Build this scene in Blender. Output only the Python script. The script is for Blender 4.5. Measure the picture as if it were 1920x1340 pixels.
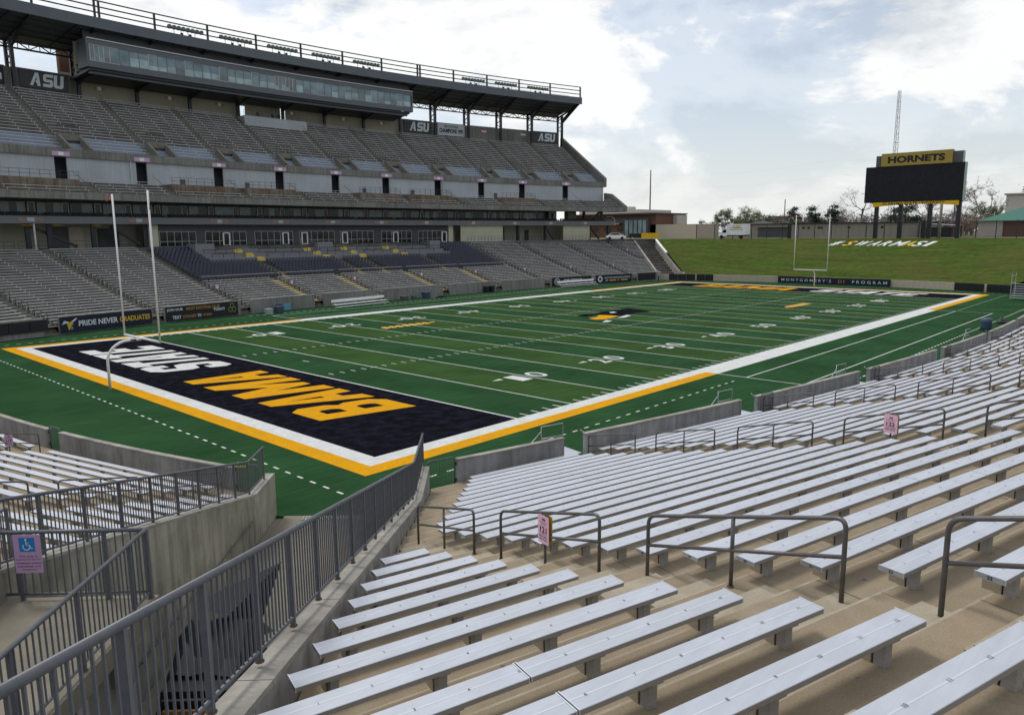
import bpy, bmesh, math, random
from math import sin, cos, tan, radians, degrees, pi, sqrt, atan2, hypot, floor, ceil
from mathutils import Vector, Matrix
random.seed(11)
S = bpy.context.scene
for o in list(bpy.data.objects): bpy.data.objects.remove(o)
COL = S.collection

# ------------------------------------------------------------------ camera
CAM = Vector((-19.022, -25.8345, 9.518))
yaw, pitch, roll = 0.748129, -0.163033, -0.0076453
fwd = Vector((cos(pitch)*cos(yaw), cos(pitch)*sin(yaw), sin(pitch)))
rgt = Vector((sin(yaw), -cos(yaw), 0)); upv = rgt.cross(fwd)
RR = cos(roll)*rgt + sin(roll)*upv
UU = -sin(roll)*rgt + cos(roll)*upv
cam = bpy.data.objects.new('camera', bpy.data.cameras.new('camera'))
COL.objects.link(cam)
mw = Matrix.Identity(4)
for i in range(3):
    mw[i][0] = RR[i]; mw[i][1] = UU[i]; mw[i][2] = -fwd[i]; mw[i][3] = CAM[i]
cam.matrix_world = mw
cam.data.sensor_width = 36.0
cam.data.lens = 1410.47/1920*36.0
cam.data.clip_start = 0.1; cam.data.clip_end = 6000
S.camera = cam
def proj(p):
    d = Vector(p)-CAM; z = d.dot(fwd)
    if z < .2: return None
    return 960+1410.47*d.dot(RR)/z, 670-1410.47*d.dot(UU)/z
def seen(pts, m=60):
    for p in pts:
        q = proj(p)
        if q and -m < q[0] < 1920+m and -m < q[1] < 1340+m: return True
    return False

# ------------------------------------------------------------------ world: hazy bright sky with broken cloud
SUN_EL, SUN_AZ = 60.0, 96.0        # azimuth of the sun measured from +X towards +Y
W = bpy.data.worlds.new("World"); S.world = W; W.use_nodes = True
nt = W.node_tree; nt.nodes.clear()
def wn(t, **k):
    n = nt.nodes.new(t)
    for a, b in k.items(): setattr(n, a, b)
    return n
L = nt.links.new
out = wn('ShaderNodeOutputWorld')
sky = wn('ShaderNodeTexSky', sky_type='NISHITA', sun_disc=False)
sky.sun_elevation = radians(SUN_EL); sky.sun_rotation = radians(90-SUN_AZ)
sky.air_density = 1.0; sky.dust_density = 2.0; sky.altitude = 60
bg1 = wn('ShaderNodeBackground'); bg1.inputs['Strength'].default_value = 0.125
L(sky.outputs[0], bg1.inputs[0])
tc = wn('ShaderNodeTexCoord')
sep = wn('ShaderNodeSeparateXYZ'); L(tc.outputs['Generated'], sep.inputs[0])
def wmath(op, a, b=None, clamp=False):
    n = wn('ShaderNodeMath', operation=op, use_clamp=clamp)
    for i, x in enumerate((a, b)):
        if x is None: continue
        if isinstance(x, (int, float)): n.inputs[i].default_value = x
        else: L(x, n.inputs[i])
    return n.outputs[0]
def wnoise(scale, det, rough, dist=0.0, off=(0, 0, 0), squash=2.4):
    mp = wn('ShaderNodeMapping'); L(tc.outputs['Generated'], mp.inputs[0]); mp.inputs['Location'].default_value = off
    mp.inputs['Scale'].default_value = (1, 1, squash)
    n = wn('ShaderNodeTexNoise'); L(mp.outputs[0], n.inputs['Vector'])
    n.inputs['Scale'].default_value = scale; n.inputs['Detail'].default_value = det
    n.inputs['Roughness'].default_value = rough; n.inputs['Distortion'].default_value = dist
    return n.outputs[0]
def wramp(x, stops):
    r = wn('ShaderNodeValToRGB'); L(x, r.inputs[0]); e = r.color_ramp.elements
    while len(e) < len(stops): e.new(0.5)
    for i, (p, c) in enumerate(stops): e[i].position = p; e[i].color = c if len(c) == 4 else (*c, 1)
    return r.outputs[0]
OFF = (3.7, 5.5, 8.1)
cov = wnoise(3.3, 12, .60, .25, OFF)                       # where cloud stands
cov2 = wnoise(3.3, 12, .60, .25, (OFF[0]-.05, OFF[1]-.09, OFF[2]-.10))     # the same cloud seen a little towards the sun
cmask = wramp(cov, [(.44, (0, 0, 0)), (.55, (1, 1, 1))])
lit = wmath('ADD', wmath('MULTIPLY', wmath('SUBTRACT', cov, cov2), 3.6), .5)
ccol = wramp(lit, [(.18, (.60, .645, .69)), (.46, (.86, .885, .90)), (.68, (1.02, 1.015, 1.0))])
hz = wramp(sep.outputs[2], [(0.0, (1, 1, 1)), (.10, (.66, .66, .66)), (.38, (.0, .0, .0))])
fac = wmath('MAXIMUM', wmath('MULTIPLY', cmask, .95), wmath('MULTIPLY', hz, .9))
fac = wmath('MAXIMUM', fac, .50)                            # thin high veil everywhere
mixc = wn('ShaderNodeMixRGB', blend_type='MIX'); L(wmath('MULTIPLY', hz, .75), mixc.inputs[0]); L(ccol, mixc.inputs[1])
mixc.inputs[2].default_value = (.95, .965, .965, 1)
bg2 = wn('ShaderNodeBackground'); bg2.inputs['Strength'].default_value = 0.88
L(mixc.outputs[0], bg2.inputs[0])
ms = wn('ShaderNodeMixShader'); L(fac, ms.inputs[0]); L(bg1.outputs[0], ms.inputs[1]); L(bg2.outputs[0], ms.inputs[2])
L(ms.outputs[0], out.inputs[0])

sun = bpy.data.objects.new('sun', bpy.data.lights.new('sun', 'SUN')); COL.objects.link(sun)
sun.data.energy = 1.4; sun.data.angle = radians(14); sun.data.color = (1.0, .96, .90)
sd = Vector((cos(radians(SUN_EL))*cos(radians(SUN_AZ)), cos(radians(SUN_EL))*sin(radians(SUN_AZ)), sin(radians(SUN_EL))))
sun.rotation_euler = sd.to_track_quat('Z', 'Y').to_euler(); sun.location = (50, 20, 120)
S.view_settings.view_transform = 'Standard'; S.view_settings.look = 'None'
S.view_settings.exposure = 0.22; S.view_settings.gamma = 1.0
S.render.engine = 'CYCLES'
try:
    S.cycles.max_bounces = 6; S.cycles.diffuse_bounces = 3; S.cycles.glossy_bounces = 3
    S.cycles.use_denoising = True
except Exception: pass

# ------------------------------------------------------------------ materials
def PM(name, col, rough=.8, metal=0., spec=.3, var=.12, scale=1.5, stain=None, stain_amt=0., stain_scale=.35, streak=0., bump=0., bscale=30., speck=0., grain=None, rnd=0.):
    m = bpy.data.materials.new(name); m.use_nodes = True
    n = m.node_tree; b = n.nodes['Principled BSDF']; lk = n.links.new
    b.inputs['Roughness'].default_value = rough; b.inputs['Metallic'].default_value = metal
    b.inputs['Specular IOR Level'].default_value = spec
    t = n.nodes.new('ShaderNodeTexCoord')
    def noise(sc, det=5, vec=None, ro=.6):
        x = n.nodes.new('ShaderNodeTexNoise'); x.inputs['Scale'].default_value = sc; x.inputs['Detail'].default_value = det
        x.inputs['Roughness'].default_value = ro
        lk(vec or t.outputs['Object'], x.inputs['Vector']); return x.outputs[0]
    def ramp(x, p0, c0, p1, c1):
        r = n.nodes.new('ShaderNodeValToRGB'); lk(x, r.inputs[0])
        r.color_ramp.elements[0].position = p0; r.color_ramp.elements[0].color = (*c0, 1)
        r.color_ramp.elements[1].position = p1; r.color_ramp.elements[1].color = (*c1, 1); return r.outputs[0]
    c0 = tuple(c*(1-var) for c in col); c1 = tuple(min(1, c*(1+var)) for c in col)
    c = ramp(noise(scale), .32, c0, .68, c1)
    if stain:
        mx = n.nodes.new('ShaderNodeMixRGB'); mx.inputs[2].default_value = (*stain, 1)
        f = ramp(noise(stain_scale, 7, None, .65), .42, (0, 0, 0), .66, (stain_amt,)*3)
        lk(f, mx.inputs[0]); lk(c, mx.inputs[1]); c = mx.outputs[0]
    if streak:
        mp = n.nodes.new('ShaderNodeMapping'); mp.inputs['Scale'].default_value = (1, 1, .07); lk(t.outputs['Object'], mp.inputs[0])
        mx = n.nodes.new('ShaderNodeMixRGB'); mx.blend_type = 'MULTIPLY'; mx.inputs[0].default_value = 1
        f = ramp(noise(3.2, 6, mp.outputs[0], .7), .36, (1-streak,)*3, .60, (1, 1, 1))
        lk(c, mx.inputs[1]); lk(f, mx.inputs[2]); c = mx.outputs[0]
    def mulby(f):
        mx = n.nodes.new('ShaderNodeMixRGB'); mx.blend_type = 'MULTIPLY'; mx.inputs[0].default_value = 1
        lk(c, mx.inputs[1]); lk(f, mx.inputs[2]); return mx.outputs[0]
    if speck: c = mulby(ramp(noise(55, 3), .30, (1-speck,)*3, .70, (1+speck*.6,)*3))
    if grain:
        mp = n.nodes.new('ShaderNodeMapping'); mp.inputs['Scale'].default_value = grain[0]; lk(t.outputs['Object'], mp.inputs[0])
        c = mulby(ramp(noise(1.0, 6, mp.outputs[0], .65), .34, (1-grain[1],)*3, .66, (1+grain[1]*.5,)*3))
    if rnd:
        oi = n.nodes.new('ShaderNodeObjectInfo'); c = mulby(ramp(oi.outputs['Random'], 0.0, (1-rnd,)*3, 1.0, (1+rnd*.5,)*3))
    lk(c, b.inputs['Base Color'])
    if bump:
        bp = n.nodes.new('ShaderNodeBump'); bp.inputs['Strength'].default_value = bump; bp.inputs['Distance'].default_value = .02
        lk(noise(bscale, 4), bp.inputs['Height']); lk(bp.outputs[0], b.inputs['Normal'])
    return m
M = {}
M['tread'] = PM('tan concrete tread', (.325, .268, .188), .92, var=.13, scale=2.4, stain=(.22, .165, .105), stain_amt=.75, stain_scale=.9, bump=.12, bscale=60, speck=.16, grain=((.9, .9, .9), .16))
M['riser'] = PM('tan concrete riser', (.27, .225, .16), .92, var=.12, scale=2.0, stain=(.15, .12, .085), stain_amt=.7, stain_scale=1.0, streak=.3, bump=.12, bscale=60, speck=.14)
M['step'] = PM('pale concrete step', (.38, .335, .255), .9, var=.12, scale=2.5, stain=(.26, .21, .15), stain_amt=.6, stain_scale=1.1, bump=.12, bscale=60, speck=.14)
M['wallc'] = PM('grey concrete wall', (.34, .336, .322), .88, var=.12, scale=1.3, stain=(.15, .145, .13), stain_amt=.6, stain_scale=.5, streak=.35, bump=.3, bscale=22)
M['walln'] = PM('near field wall concrete', (.33, .335, .35), .88, var=.14, scale=1.3, stain=(.15, .14, .12), stain_amt=.45, stain_scale=.4, streak=.35, bump=.3, bscale=22)
M['wally'] = PM('buff concrete wall', (.40, .378, .30), .9, var=.12, scale=1.1, stain=(.14, .13, .11), stain_amt=.75, stain_scale=.45, streak=.45, bump=.35, bscale=20)
M['coping'] = PM('coping concrete', (.34, .325, .285), .9, var=.16, scale=2, stain=(.15, .14, .125), stain_amt=.75, stain_scale=.7, bump=.35, bscale=25)
M['rampf'] = PM('ramp concrete', (.24, .215, .165), .9, var=.12, scale=1, stain=(.10, .095, .085), stain_amt=.7, stain_scale=.5, bump=.25, bscale=18)
M['alu'] = PM('anodised aluminium plank', (.50, .53, .59), .52, metal=.25, spec=.4, var=.05, scale=3.0, stain=(.46, .475, .50), stain_amt=.4, stain_scale=1.3, grain=((.9, 14, 14), .05), rnd=.06)
M['alu_shade'] = PM('shade toned aluminium plank edge', (.36, .36, .375), .5, metal=.55, spec=.4, var=.06)  # side skirts darker: shade on faces turned from the sky, put into the colour
M['rib'] = PM('aluminium plank ridge', (.58, .61, .65), .5, metal=.35, spec=.4, var=.02)
M['galv'] = PM('galvanised bracket', (.40, .40, .385), .6, metal=.15, var=.2, scale=9, stain=(.20, .17, .14), stain_amt=.55, stain_scale=5)
M['ink'] = PM('black ink', (.02, .02, .022), .7, var=0)
M['inkg'] = PM('grey ink', (.13, .13, .14), .7, var=0)
M['inkb'] = PM('blue ink', (.10, .28, .42), .7, var=.1)
M['steel'] = PM('slate painted steel', (.098, .108, .128), .42, metal=.0, spec=.5, var=.15, scale=6, stain=(.13, .12, .11), stain_amt=.4, stain_scale=2.5, speck=.1)
M['pipe'] = PM('weathered grey pipe', (.115, .118, .122), .45, metal=.35, spec=.5, var=.2, scale=8, stain=(.14, .085, .06), stain_amt=.3, stain_scale=3)
M['alupipe'] = PM('bare aluminium tube', (.45, .46, .48), .4, metal=.6, var=.08)
M['rust'] = PM('rusty base', (.12, .075, .05), .9, var=.3, scale=12)
M['pink'] = PM('pink sign face', (.82, .50, .63), .5, var=.03)
M['violet'] = PM('violet sign face', (.50, .32, .50), .5, var=.05)
M['gold'] = PM('gold paint', (.50, .36, .035), .55, var=.05, scale=4)
M['goldbright'] = PM('yellow gold paint', (.74, .45, .01), .5, var=.05)
M['white'] = PM('white paint', (.74, .75, .76), .5, var=.04)
M['turfwhite'] = PM('white turf fibre', (.62, .63, .62), .95, spec=.05, var=.10, scale=5, stain=(.40, .44, .38), stain_amt=.4, stain_scale=1.2, bump=.4, bscale=70, speck=.14)
M['turforange'] = PM('orange turf fibre', (.66, .315, .004), .95, spec=.05, var=.10, scale=5, stain=(.46, .23, .03), stain_amt=.5, stain_scale=1.1, bump=.4, bscale=70, speck=.16)
M['turfblack'] = PM('black turf fibre', (.0050, .0050, .0085), 1.0, spec=.02, var=.25, scale=3, stain=(.017, .018, .030), stain_amt=.8, stain_scale=1.4, bump=.4, bscale=70, speck=.45, grain=((.3, 3.5, 1), .3))
M['turfpale'] = PM('worn pale orange turf paint', (.70, .38, .10), .95, spec=.1, var=.15, scale=4)
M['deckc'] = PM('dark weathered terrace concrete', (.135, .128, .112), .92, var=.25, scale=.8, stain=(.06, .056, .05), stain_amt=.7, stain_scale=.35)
M['deckg'] = PM('blue grey painted terrace', (.27, .31, .365), .8, var=.10, scale=1, stain=(.20, .22, .24), stain_amt=.5, stain_scale=.5)
M['farbench'] = PM('weathered aluminium far bench', (.47, .48, .50), .5, metal=.3, var=.12, scale=.6)
M['farwall'] = PM('far field wall concrete', (.26, .26, .247), .9, var=.12, scale=.8, stain=(.13, .125, .11), stain_amt=.5, stain_scale=.2, streak=.35)
M['fascia'] = PM('fascia concrete', (.235, .235, .215), .9, var=.12, scale=.6, stain=(.13, .125, .11), stain_amt=.6, stain_scale=.3, streak=.4)
M['deckwall'] = PM('pale painted deck wall', (.42, .455, .49), .85, var=.08, scale=.5, stain=(.28, .29, .29), stain_amt=.5, stain_scale=.25, streak=.12)
M['rustwall'] = PM('rust streaked parapet', (.20, .185, .15), .9, var=.15, scale=.8, stain=(.17, .075, .03), stain_amt=.8, stain_scale=.55, streak=.5)
M['greyfas'] = PM('grey painted balcony front', (.19, .20, .215), .7, var=.05, scale=.4, stain=(.14, .15, .16), stain_amt=.4, stain_scale=.2)
M['roofm'] = PM('slate grey roof metal', (.095, .112, .128), .5, metal=.1, spec=.4, var=.06, scale=.4)
M['soffit'] = PM('dark corrugated soffit', (.075, .085, .098), .6, var=.08, scale=.5)
M['colm'] = PM('near black steel', (.020, .021, .027), .45, spec=.4, var=.15, scale=1.5)
M['tanwall'] = PM('tan stucco wall', (.36, .34, .275), .9, var=.07, scale=.6, stain=(.25, .235, .20), stain_amt=.5, stain_scale=.3)
M['cream'] = PM('cream wall', (.50, .49, .375), .9, var=.05, scale=.6)
M['suitew'] = PM('charcoal suite wall', (.075, .08, .095), .8, var=.08)
M['frame'] = PM('pale window frame', (.48, .49, .49), .5, var=.05)
M['navyseat'] = PM('navy plastic seat', (.034, .040, .070), .4, spec=.6, var=.2, scale=3)
M['blackm'] = PM('black vinyl', (.012, .013, .018), .55, spec=.35, var=.2, scale=2)
M['navyban'] = PM('navy banner vinyl', (.011, .015, .034), .5, spec=.3, var=.1, scale=2)
M['charcoal'] = PM('charcoal banner', (.055, .06, .068), .6, var=.08)
M['bannerlt'] = PM('pale grey banner', (.46, .50, .54), .6, var=.05)
M['letterlt'] = PM('pale lettering', (.60, .64, .68), .6, var=.05)
M['lettergold'] = PM('gold lettering', (.62, .40, .02), .6, var=.04)
M['letterorg'] = PM('dull orange lettering', (.36, .19, .03), .6, var=.05)
M['yellow'] = PM('yellow step paint', (.55, .42, .12), .85, var=.18, scale=2)
M['brick'] = PM('red brown brick', (.150, .078, .055), .9, var=.18, scale=6)
M['brickp'] = PM('buff block wall', (.44, .385, .31), .9, var=.1, scale=3)
M['greenroof'] = PM('green metal roof', (.045, .15, .115), .5, var=.08)
M['greenedge'] = PM('pale green metal edge', (.25, .37, .31), .5, var=.06)
M['screen'] = PM('dark display', (.012, .013, .018), .7, spec=.25, var=.35, scale=2.2)
M['greybox'] = PM('grey panel', (.09, .09, .095), .6, var=.1)
M['boardgold'] = PM('scoreboard gold', (.33, .245, .05), .55, var=.05)
M['boardyel'] = PM('scoreboard yellow', (.66, .41, .01), .55, var=.05)
M['warehouse'] = PM('beige ribbed siding', (.34, .315, .265), .8, var=.06, scale=1)
M['truckw'] = PM('white vehicle paint', (.78, .79, .80), .3, spec=.5, var=.02)
M['tyre'] = PM('rubber', (.016, .016, .017), .8, var=.1)
M['lampgreen'] = PM('green grey lamp housing', (.40, .48, .46), .4, metal=.3, var=.15, scale=3)
M['bluebin'] = PM('blue grey plastic', (.05, .075, .12), .5, var=.1)
M['red'] = PM('red ribbon', (.55, .12, .09), .7, var=.1)
M['blue'] = PM('access blue', (.02, .20, .52), .5, var=.03)
M['bark'] = PM('bark', (.14, .12, .105), .95, var=.25, scale=2)
M['barkp'] = PM('pale twig bark', (.24, .205, .19), .95, var=.2, scale=2)
M['leafd'] = PM('dark evergreen needles', (.030, .050, .028), .85, var=.4, scale=.6)
M['leafy'] = PM('young spring leaves', (.15, .20, .055), .85, var=.3, scale=.6)
M['leafo'] = PM('olive spring leaves', (.095, .130, .045), .85, var=.3, scale=.6)
M['leafr'] = PM('rusty buds', (.22, .11, .05), .9, var=.3, scale=.6)
M['leafg'] = PM('grey brown twigs', (.13, .115, .10), .9, var=.35, scale=.5)
M['asphalt'] = PM('asphalt', (.06, .06, .062), .9, var=.15, scale=1)
M['vtape'] = PM('yellow tape', (.75, .62, .03), .6, var=.05)
M['wood'] = PM('worn orange timber', (.30, .15, .06), .9, var=.25, scale=5)
M['wire'] = PM('overhead wire', (.50, .51, .52), .7, var=.05)
M['mast'] = PM('pale lattice mast', (.55, .56, .57), .6, var=.05)
M['beige'] = PM('beige stucco', (.50, .465, .41), .9, var=.06)

def glassmat(name, col, rough):
    m = PM(name, col, rough, 0, .22, var=.35, scale=.35); return m
M['glass'] = glassmat('window glass with painted teal reflection', (.17, .235, .245), .06)  # teal reflections in the panes are put into the base colour
M['glassl'] = glassmat('pale press box glass', (.30, .39, .41), .10)
M['glassm'] = glassmat('mid press box glass', (.19, .25, .28), .08)
M['glassp'] = glassmat('blind behind glass', (.20, .215, .225), .15)
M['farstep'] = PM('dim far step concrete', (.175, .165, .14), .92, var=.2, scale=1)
M['paintbench'] = PM('pale blue painted far bench', (.55, .60, .67), .6, var=.08)
M['levelsign'] = PM('faded orange level sign', (.30, .215, .165), .7, var=.15, scale=2)
M['glassd'] = glassmat('dark window glass', (.014, .018, .019), .05)

def turf_mat():
    m = bpy.data.materials.new('striped turf'); m.use_nodes = True; n = m.node_tree; lk = n.links.new
    b = n.nodes['Principled BSDF']; b.inputs['Roughness'].default_value = 1.0; b.inputs['Specular IOR Level'].default_value = .03
    t = n.nodes.new('ShaderNodeTexCoord'); s = n.nodes.new('ShaderNodeSeparateXYZ'); lk(t.outputs['Object'], s.inputs[0])
    def mt(op, a, b_=None):
        x = n.nodes.new('ShaderNodeMath'); x.operation = op
        for i, v in enumerate((a, b_)):
            if v is None: continue
            if isinstance(v, (int, float)): x.inputs[i].default_value = v
            else: lk(v, x.inputs[i])
        return x.outputs[0]
    X, Y = s.outputs[0], s.outputs[1]
    k = mt('FLOOR', mt('DIVIDE', mt('SUBTRACT', X, 9.144), 4.572))
    odd = mt('MODULO', mt('ADD', k, 40), 2)
    ins = mt('MULTIPLY', mt('MULTIPLY', mt('GREATER_THAN', X, 9.144), mt('LESS_THAN', X, 100.584)),
             mt('MULTIPLY', mt('GREATER_THAN', Y, 0.0), mt('LESS_THAN', Y, 48.77)))
    f = mt('MULTIPLY', odd, ins)
    def noise(sc, det, sx=1, sy=1):
        mp = n.nodes.new('ShaderNodeMapping'); mp.inputs['Scale'].default_value = (sx, sy, 1); lk(t.outputs['Object'], mp.inputs[0])
        x = n.nodes.new('ShaderNodeTexNoise'); x.inputs['Scale'].default_value = sc; x.inputs['Detail'].default_value = det
        lk(mp.outputs[0], x.inputs['Vector']); return x.outputs[0]
    mx = n.nodes.new('ShaderNodeMixRGB'); lk(f, mx.inputs[0])
    mx.inputs[1].default_value = (.0250, .0745, .0285, 1); mx.inputs[2].default_value = (.0400, .0880, .0250, 1)
    def mul(c, x, lo, hi):
        r = n.nodes.new('ShaderNodeValToRGB'); lk(x, r.inputs[0])
        r.color_ramp.elements[0].position = .3; r.color_ramp.elements[0].color = (lo, lo, lo, 1)
        r.color_ramp.elements[1].position = .7; r.color_ramp.elements[1].color = (hi, hi, hi, 1)
        q = n.nodes.new('ShaderNodeMixRGB'); q.blend_type = 'MULTIPLY'; q.inputs[0].default_value = 1
        lk(c, q.inputs[1]); lk(r.outputs[0], q.inputs[2]); return q.outputs[0]
    c = mul(mx.outputs[0], noise(.22, 6), .74, 1.12)
    c = mul(c, noise(1.6, 6, .25, 3.0), .78, 1.12)
    c = mul(c, noise(26, 3), .70, 1.20)
    lk(c, b.inputs['Base Color'])
    bp = n.nodes.new('ShaderNodeBump'); bp.inputs['Strength'].default_value = .5; bp.inputs['Distance'].default_value = .015
    lk(noise(60, 3), bp.inputs['Height']); lk(bp.outputs[0], b.inputs['Normal'])
    return m
M['turf'] = turf_mat()
def grass_mat():
    m = PM('berm grass', (.060, .096, .016), .95, spec=.05, var=.22, scale=.9, stain=(.105, .090, .030), stain_amt=.5, stain_scale=.10, bump=.8, bscale=5, speck=.35, grain=((1.6, .05, 1.6), .30))
    return m
M['grass'] = grass_mat()

# ------------------------------------------------------------------ mesh helpers
def V3(p): return Vector(p)
class MB:
    def __init__(s): s.v = []; s.f = []
    def quad(s, a, b, c, d):
        i = len(s.v); s.v += [tuple(a), tuple(b), tuple(c), tuple(d)]; s.f.append((i, i+1, i+2, i+3)); return s
    def poly(s, pts):
        i = len(s.v); s.v += [tuple(p) for p in pts]; s.f.append(tuple(range(i, i+len(pts)))); return s
    def hexa(s, p):      # 8 pts: bottom 4 (ccw) then top 4
        i = len(s.v); s.v += [tuple(q) for q in p]
        for a in ((3, 2, 1, 0), (4, 5, 6, 7), (0, 1, 5, 4), (1, 2, 6, 5), (2, 3, 7, 6), (3, 0, 4, 7)): s.f.append(tuple(i+k for k in a))
        return s
    def box(s, c, z, ax=None):
        c = V3(c); X, Y, Z = ax or (Vector((1, 0, 0)), Vector((0, 1, 0)), Vector((0, 0, 1)))
        h = [V3(X)*z[0]/2, V3(Y)*z[1]/2, V3(Z)*z[2]/2]
        return s.hexa([c-h[0]-h[1]-h[2], c+h[0]-h[1]-h[2], c+h[0]+h[1]-h[2], c-h[0]+h[1]-h[2],
                       c-h[0]-h[1]+h[2], c+h[0]-h[1]+h[2], c+h[0]+h[1]+h[2], c-h[0]+h[1]+h[2]])
    def bar(s, p, q, w, h, up=(0, 0, 1)):   # box from p to q, w sideways, h along up
        p, q = V3(p), V3(q); a = (q-p); l = a.length; a.normalize(); u = V3(up)
        if abs(a.dot(u)) > .99: u = Vector((1, 0, 0))
        sd_ = a.cross(u).normalized(); u2 = sd_.cross(a).normalized()
        return s.box((p+q)/2, (l, w, h), (a, sd_, u2))
    def tube(s, pts, r, n=8, r1=None, cap=True):
        pts = [V3(p) for p in pts]; m = len(pts); base = len(s.v)
        ref = None
        for k, p in enumerate(pts):
            if k == 0: t = pts[1]-pts[0]
            elif k == m-1: t = pts[-1]-pts[-2]
            else: t = (pts[k+1]-p).normalized()+(p-pts[k-1]).normalized()
            if t.length < 1e-9: t = Vector((0, 0, 1))
            t.normalize()
            if ref is None: ref = t.orthogonal().normalized()
            x = (ref-t*ref.dot(t))
            if x.length < 1e-6: x = t.orthogonal()
            x.normalize(); ref = x; y = t.cross(x)
            rr = r if r1 is None else r+(r1-r)*k/(m-1)
            if 0 < k < m-1:
                c_ = max(.5, (pts[k+1]-p).normalized().dot(t)); rr_ = rr/ (c_ if c_ < .999 else 1)
            else: rr_ = rr
            for j in range(n):
                a = 2*pi*j/n; s.v.append(tuple(p+x*rr*cos(a)+y*rr*sin(a)))
        for k in range(m-1):
            for j in range(n):
                a = base+k*n+j; b = base+k*n+(j+1) % n
                s.f.append((a, b, b+n, a+n))
        if cap:
            s.f.append(tuple(base+j for j in range(n-1, -1, -1))); s.f.append(tuple(base+(m-1)*n+j for j in range(n)))
        return s
    def prism(s, poly, z0, z1):     # poly ccw list (x,y); z0,z1 numbers or functions
        g = lambda z, p: z(p) if callable(z) else z
        n = len(poly); i = len(s.v)
        s.v += [(p[0], p[1], g(z0, p)) for p in poly]+[(p[0], p[1], g(z1, p)) for p in poly]
        s.f.append(tuple(i+k for k in range(n-1, -1, -1))); s.f.append(tuple(i+n+k for k in range(n)))
        for k in range(n): s.f.append((i+k, i+(k+1) % n, i+n+(k+1) % n, i+n+k))
        return s
    def add(s, o, f=None):
        i = len(s.v); s.v += [tuple(f(Vector(p))) if f else p for p in o.v]; s.f += [tuple(i+k for k in q) for q in o.f]; return s
    def mesh(s, name, mat, smooth=False):
        me = bpy.data.meshes.new(name); me.from_pydata(s.v, [], s.f)
        if mat: me.materials.append(M[mat] if isinstance(mat, str) else mat)
        if smooth:
            for p in me.polygons: p.use_smooth = len(p.vertices) == 4
        me.update(); return me
    def build(s, name, mat, parent=None, smooth=False):
        return link(name, s.mesh(name, mat, smooth), parent)
def link(name, me, parent=None, mw_=None):
    o = bpy.data.objects.new(name, me); COL.objects.link(o)
    if mw_ is not None: o.matrix_basis = mw_
    if parent: par(o, parent)
    return o
WT = {}
def par(o, p):
    o.parent = p; w = WT.get(p.name)
    if w is not None: o.matrix_parent_inverse = Matrix.Translation(-w)
def tag(o, label=None, cat=None, group=None, kind=None):
    if label: o['label'] = label
    if cat: o['category'] = cat
    if group: o['group'] = group
    if kind: o['kind'] = kind
    return o
def thing(name, label, cat, loc=(0, 0, 0), group=None):
    o = bpy.data.objects.new(name, None); COL.objects.link(o); o.location = loc; o.empty_display_size = .2
    WT[o.name] = Vector(loc)
    return tag(o, label, cat, group, 'thing')
def struct(mb, name, mat, parent=None):
    o = mb.build(name, mat, parent)
    if not parent: o['kind'] = 'structure'
    return o
def xf(o, x, y=None, z=None): pass
def at(me, name, parent, loc, ax=None):
    m = Matrix.Identity(4)
    if ax:
        for j in range(3):
            for i in range(3): m[i][j] = ax[j][i]
    for i in range(3): m[i][3] = loc[i]
    return link(name, me, parent, m)

# flat letters (from the built-in font or from outlines) as sheets in any plane
_tc = {}
def _curve_mesh(cu):
    o = bpy.data.objects.new('tmp', cu); COL.objects.link(o)
    dg = bpy.context.evaluated_depsgraph_get(); dg.update()
    me = o.evaluated_get(dg).to_mesh()
    v = [(p.co.x, p.co.y) for p in me.vertices]; f = [tuple(p.vertices) for p in me.polygons]
    o.evaluated_get(dg).to_mesh_clear(); bpy.data.objects.remove(o); bpy.data.curves.remove(cu)
    return v, f
def text2d(s, bold=.02, space=1.0):
    k = (s, bold, space)
    if k not in _tc:
        cu = bpy.data.curves.new('t', 'FONT'); cu.body = s; cu.size = 1; cu.offset = bold; cu.space_character = space; cu.resolution_u = 3
        v, f = _curve_mesh(cu)
        x0 = min(p[0] for p in v); x1 = max(p[0] for p in v); y0 = min(p[1] for p in v); y1 = max(p[1] for p in v)
        _tc[k] = ([(p[0]-x0, p[1]-y0) for p in v], f, x1-x0, y1-y0)
    return _tc[k]
def outline2d(loops):
    cu = bpy.data.curves.new('g', 'CURVE'); cu.dimensions = '2D'; cu.fill_mode = 'BOTH'
    for lp in loops:
        sp = cu.splines.new('POLY'); sp.points.add(len(lp)-1); sp.use_cyclic_u = True
        for q, p in zip(sp.points, lp): q.co = (p[0], p[1], 0, 1)
    return _curve_mesh(cu)
def put2d(mb, v, f, O, ux, uy, sx, sy, shear=0, cx=0, cy=0):
    O, ux, uy = V3(O), V3(ux), V3(uy); i = len(mb.v)
    for x, y in v:
        X = (x-cx)*sx; Y = (y-cy)*sy; mb.v.append(tuple(O+ux*(X+shear*Y)+uy*Y))
    mb.f += [tuple(i+k for k in q) for q in f]
def text(mb, s, O, ux, uy, h, w=None, bold=.02, shear=0, space=1.0):
    """letters centred on O"""
    v, f, tw, th = text2d(s, bold, space); sy = h/th; sx = (w/tw) if w else sy
    put2d(mb, v, f, O, ux, uy, sx, sy, shear, tw/2, th/2); return mb

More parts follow.
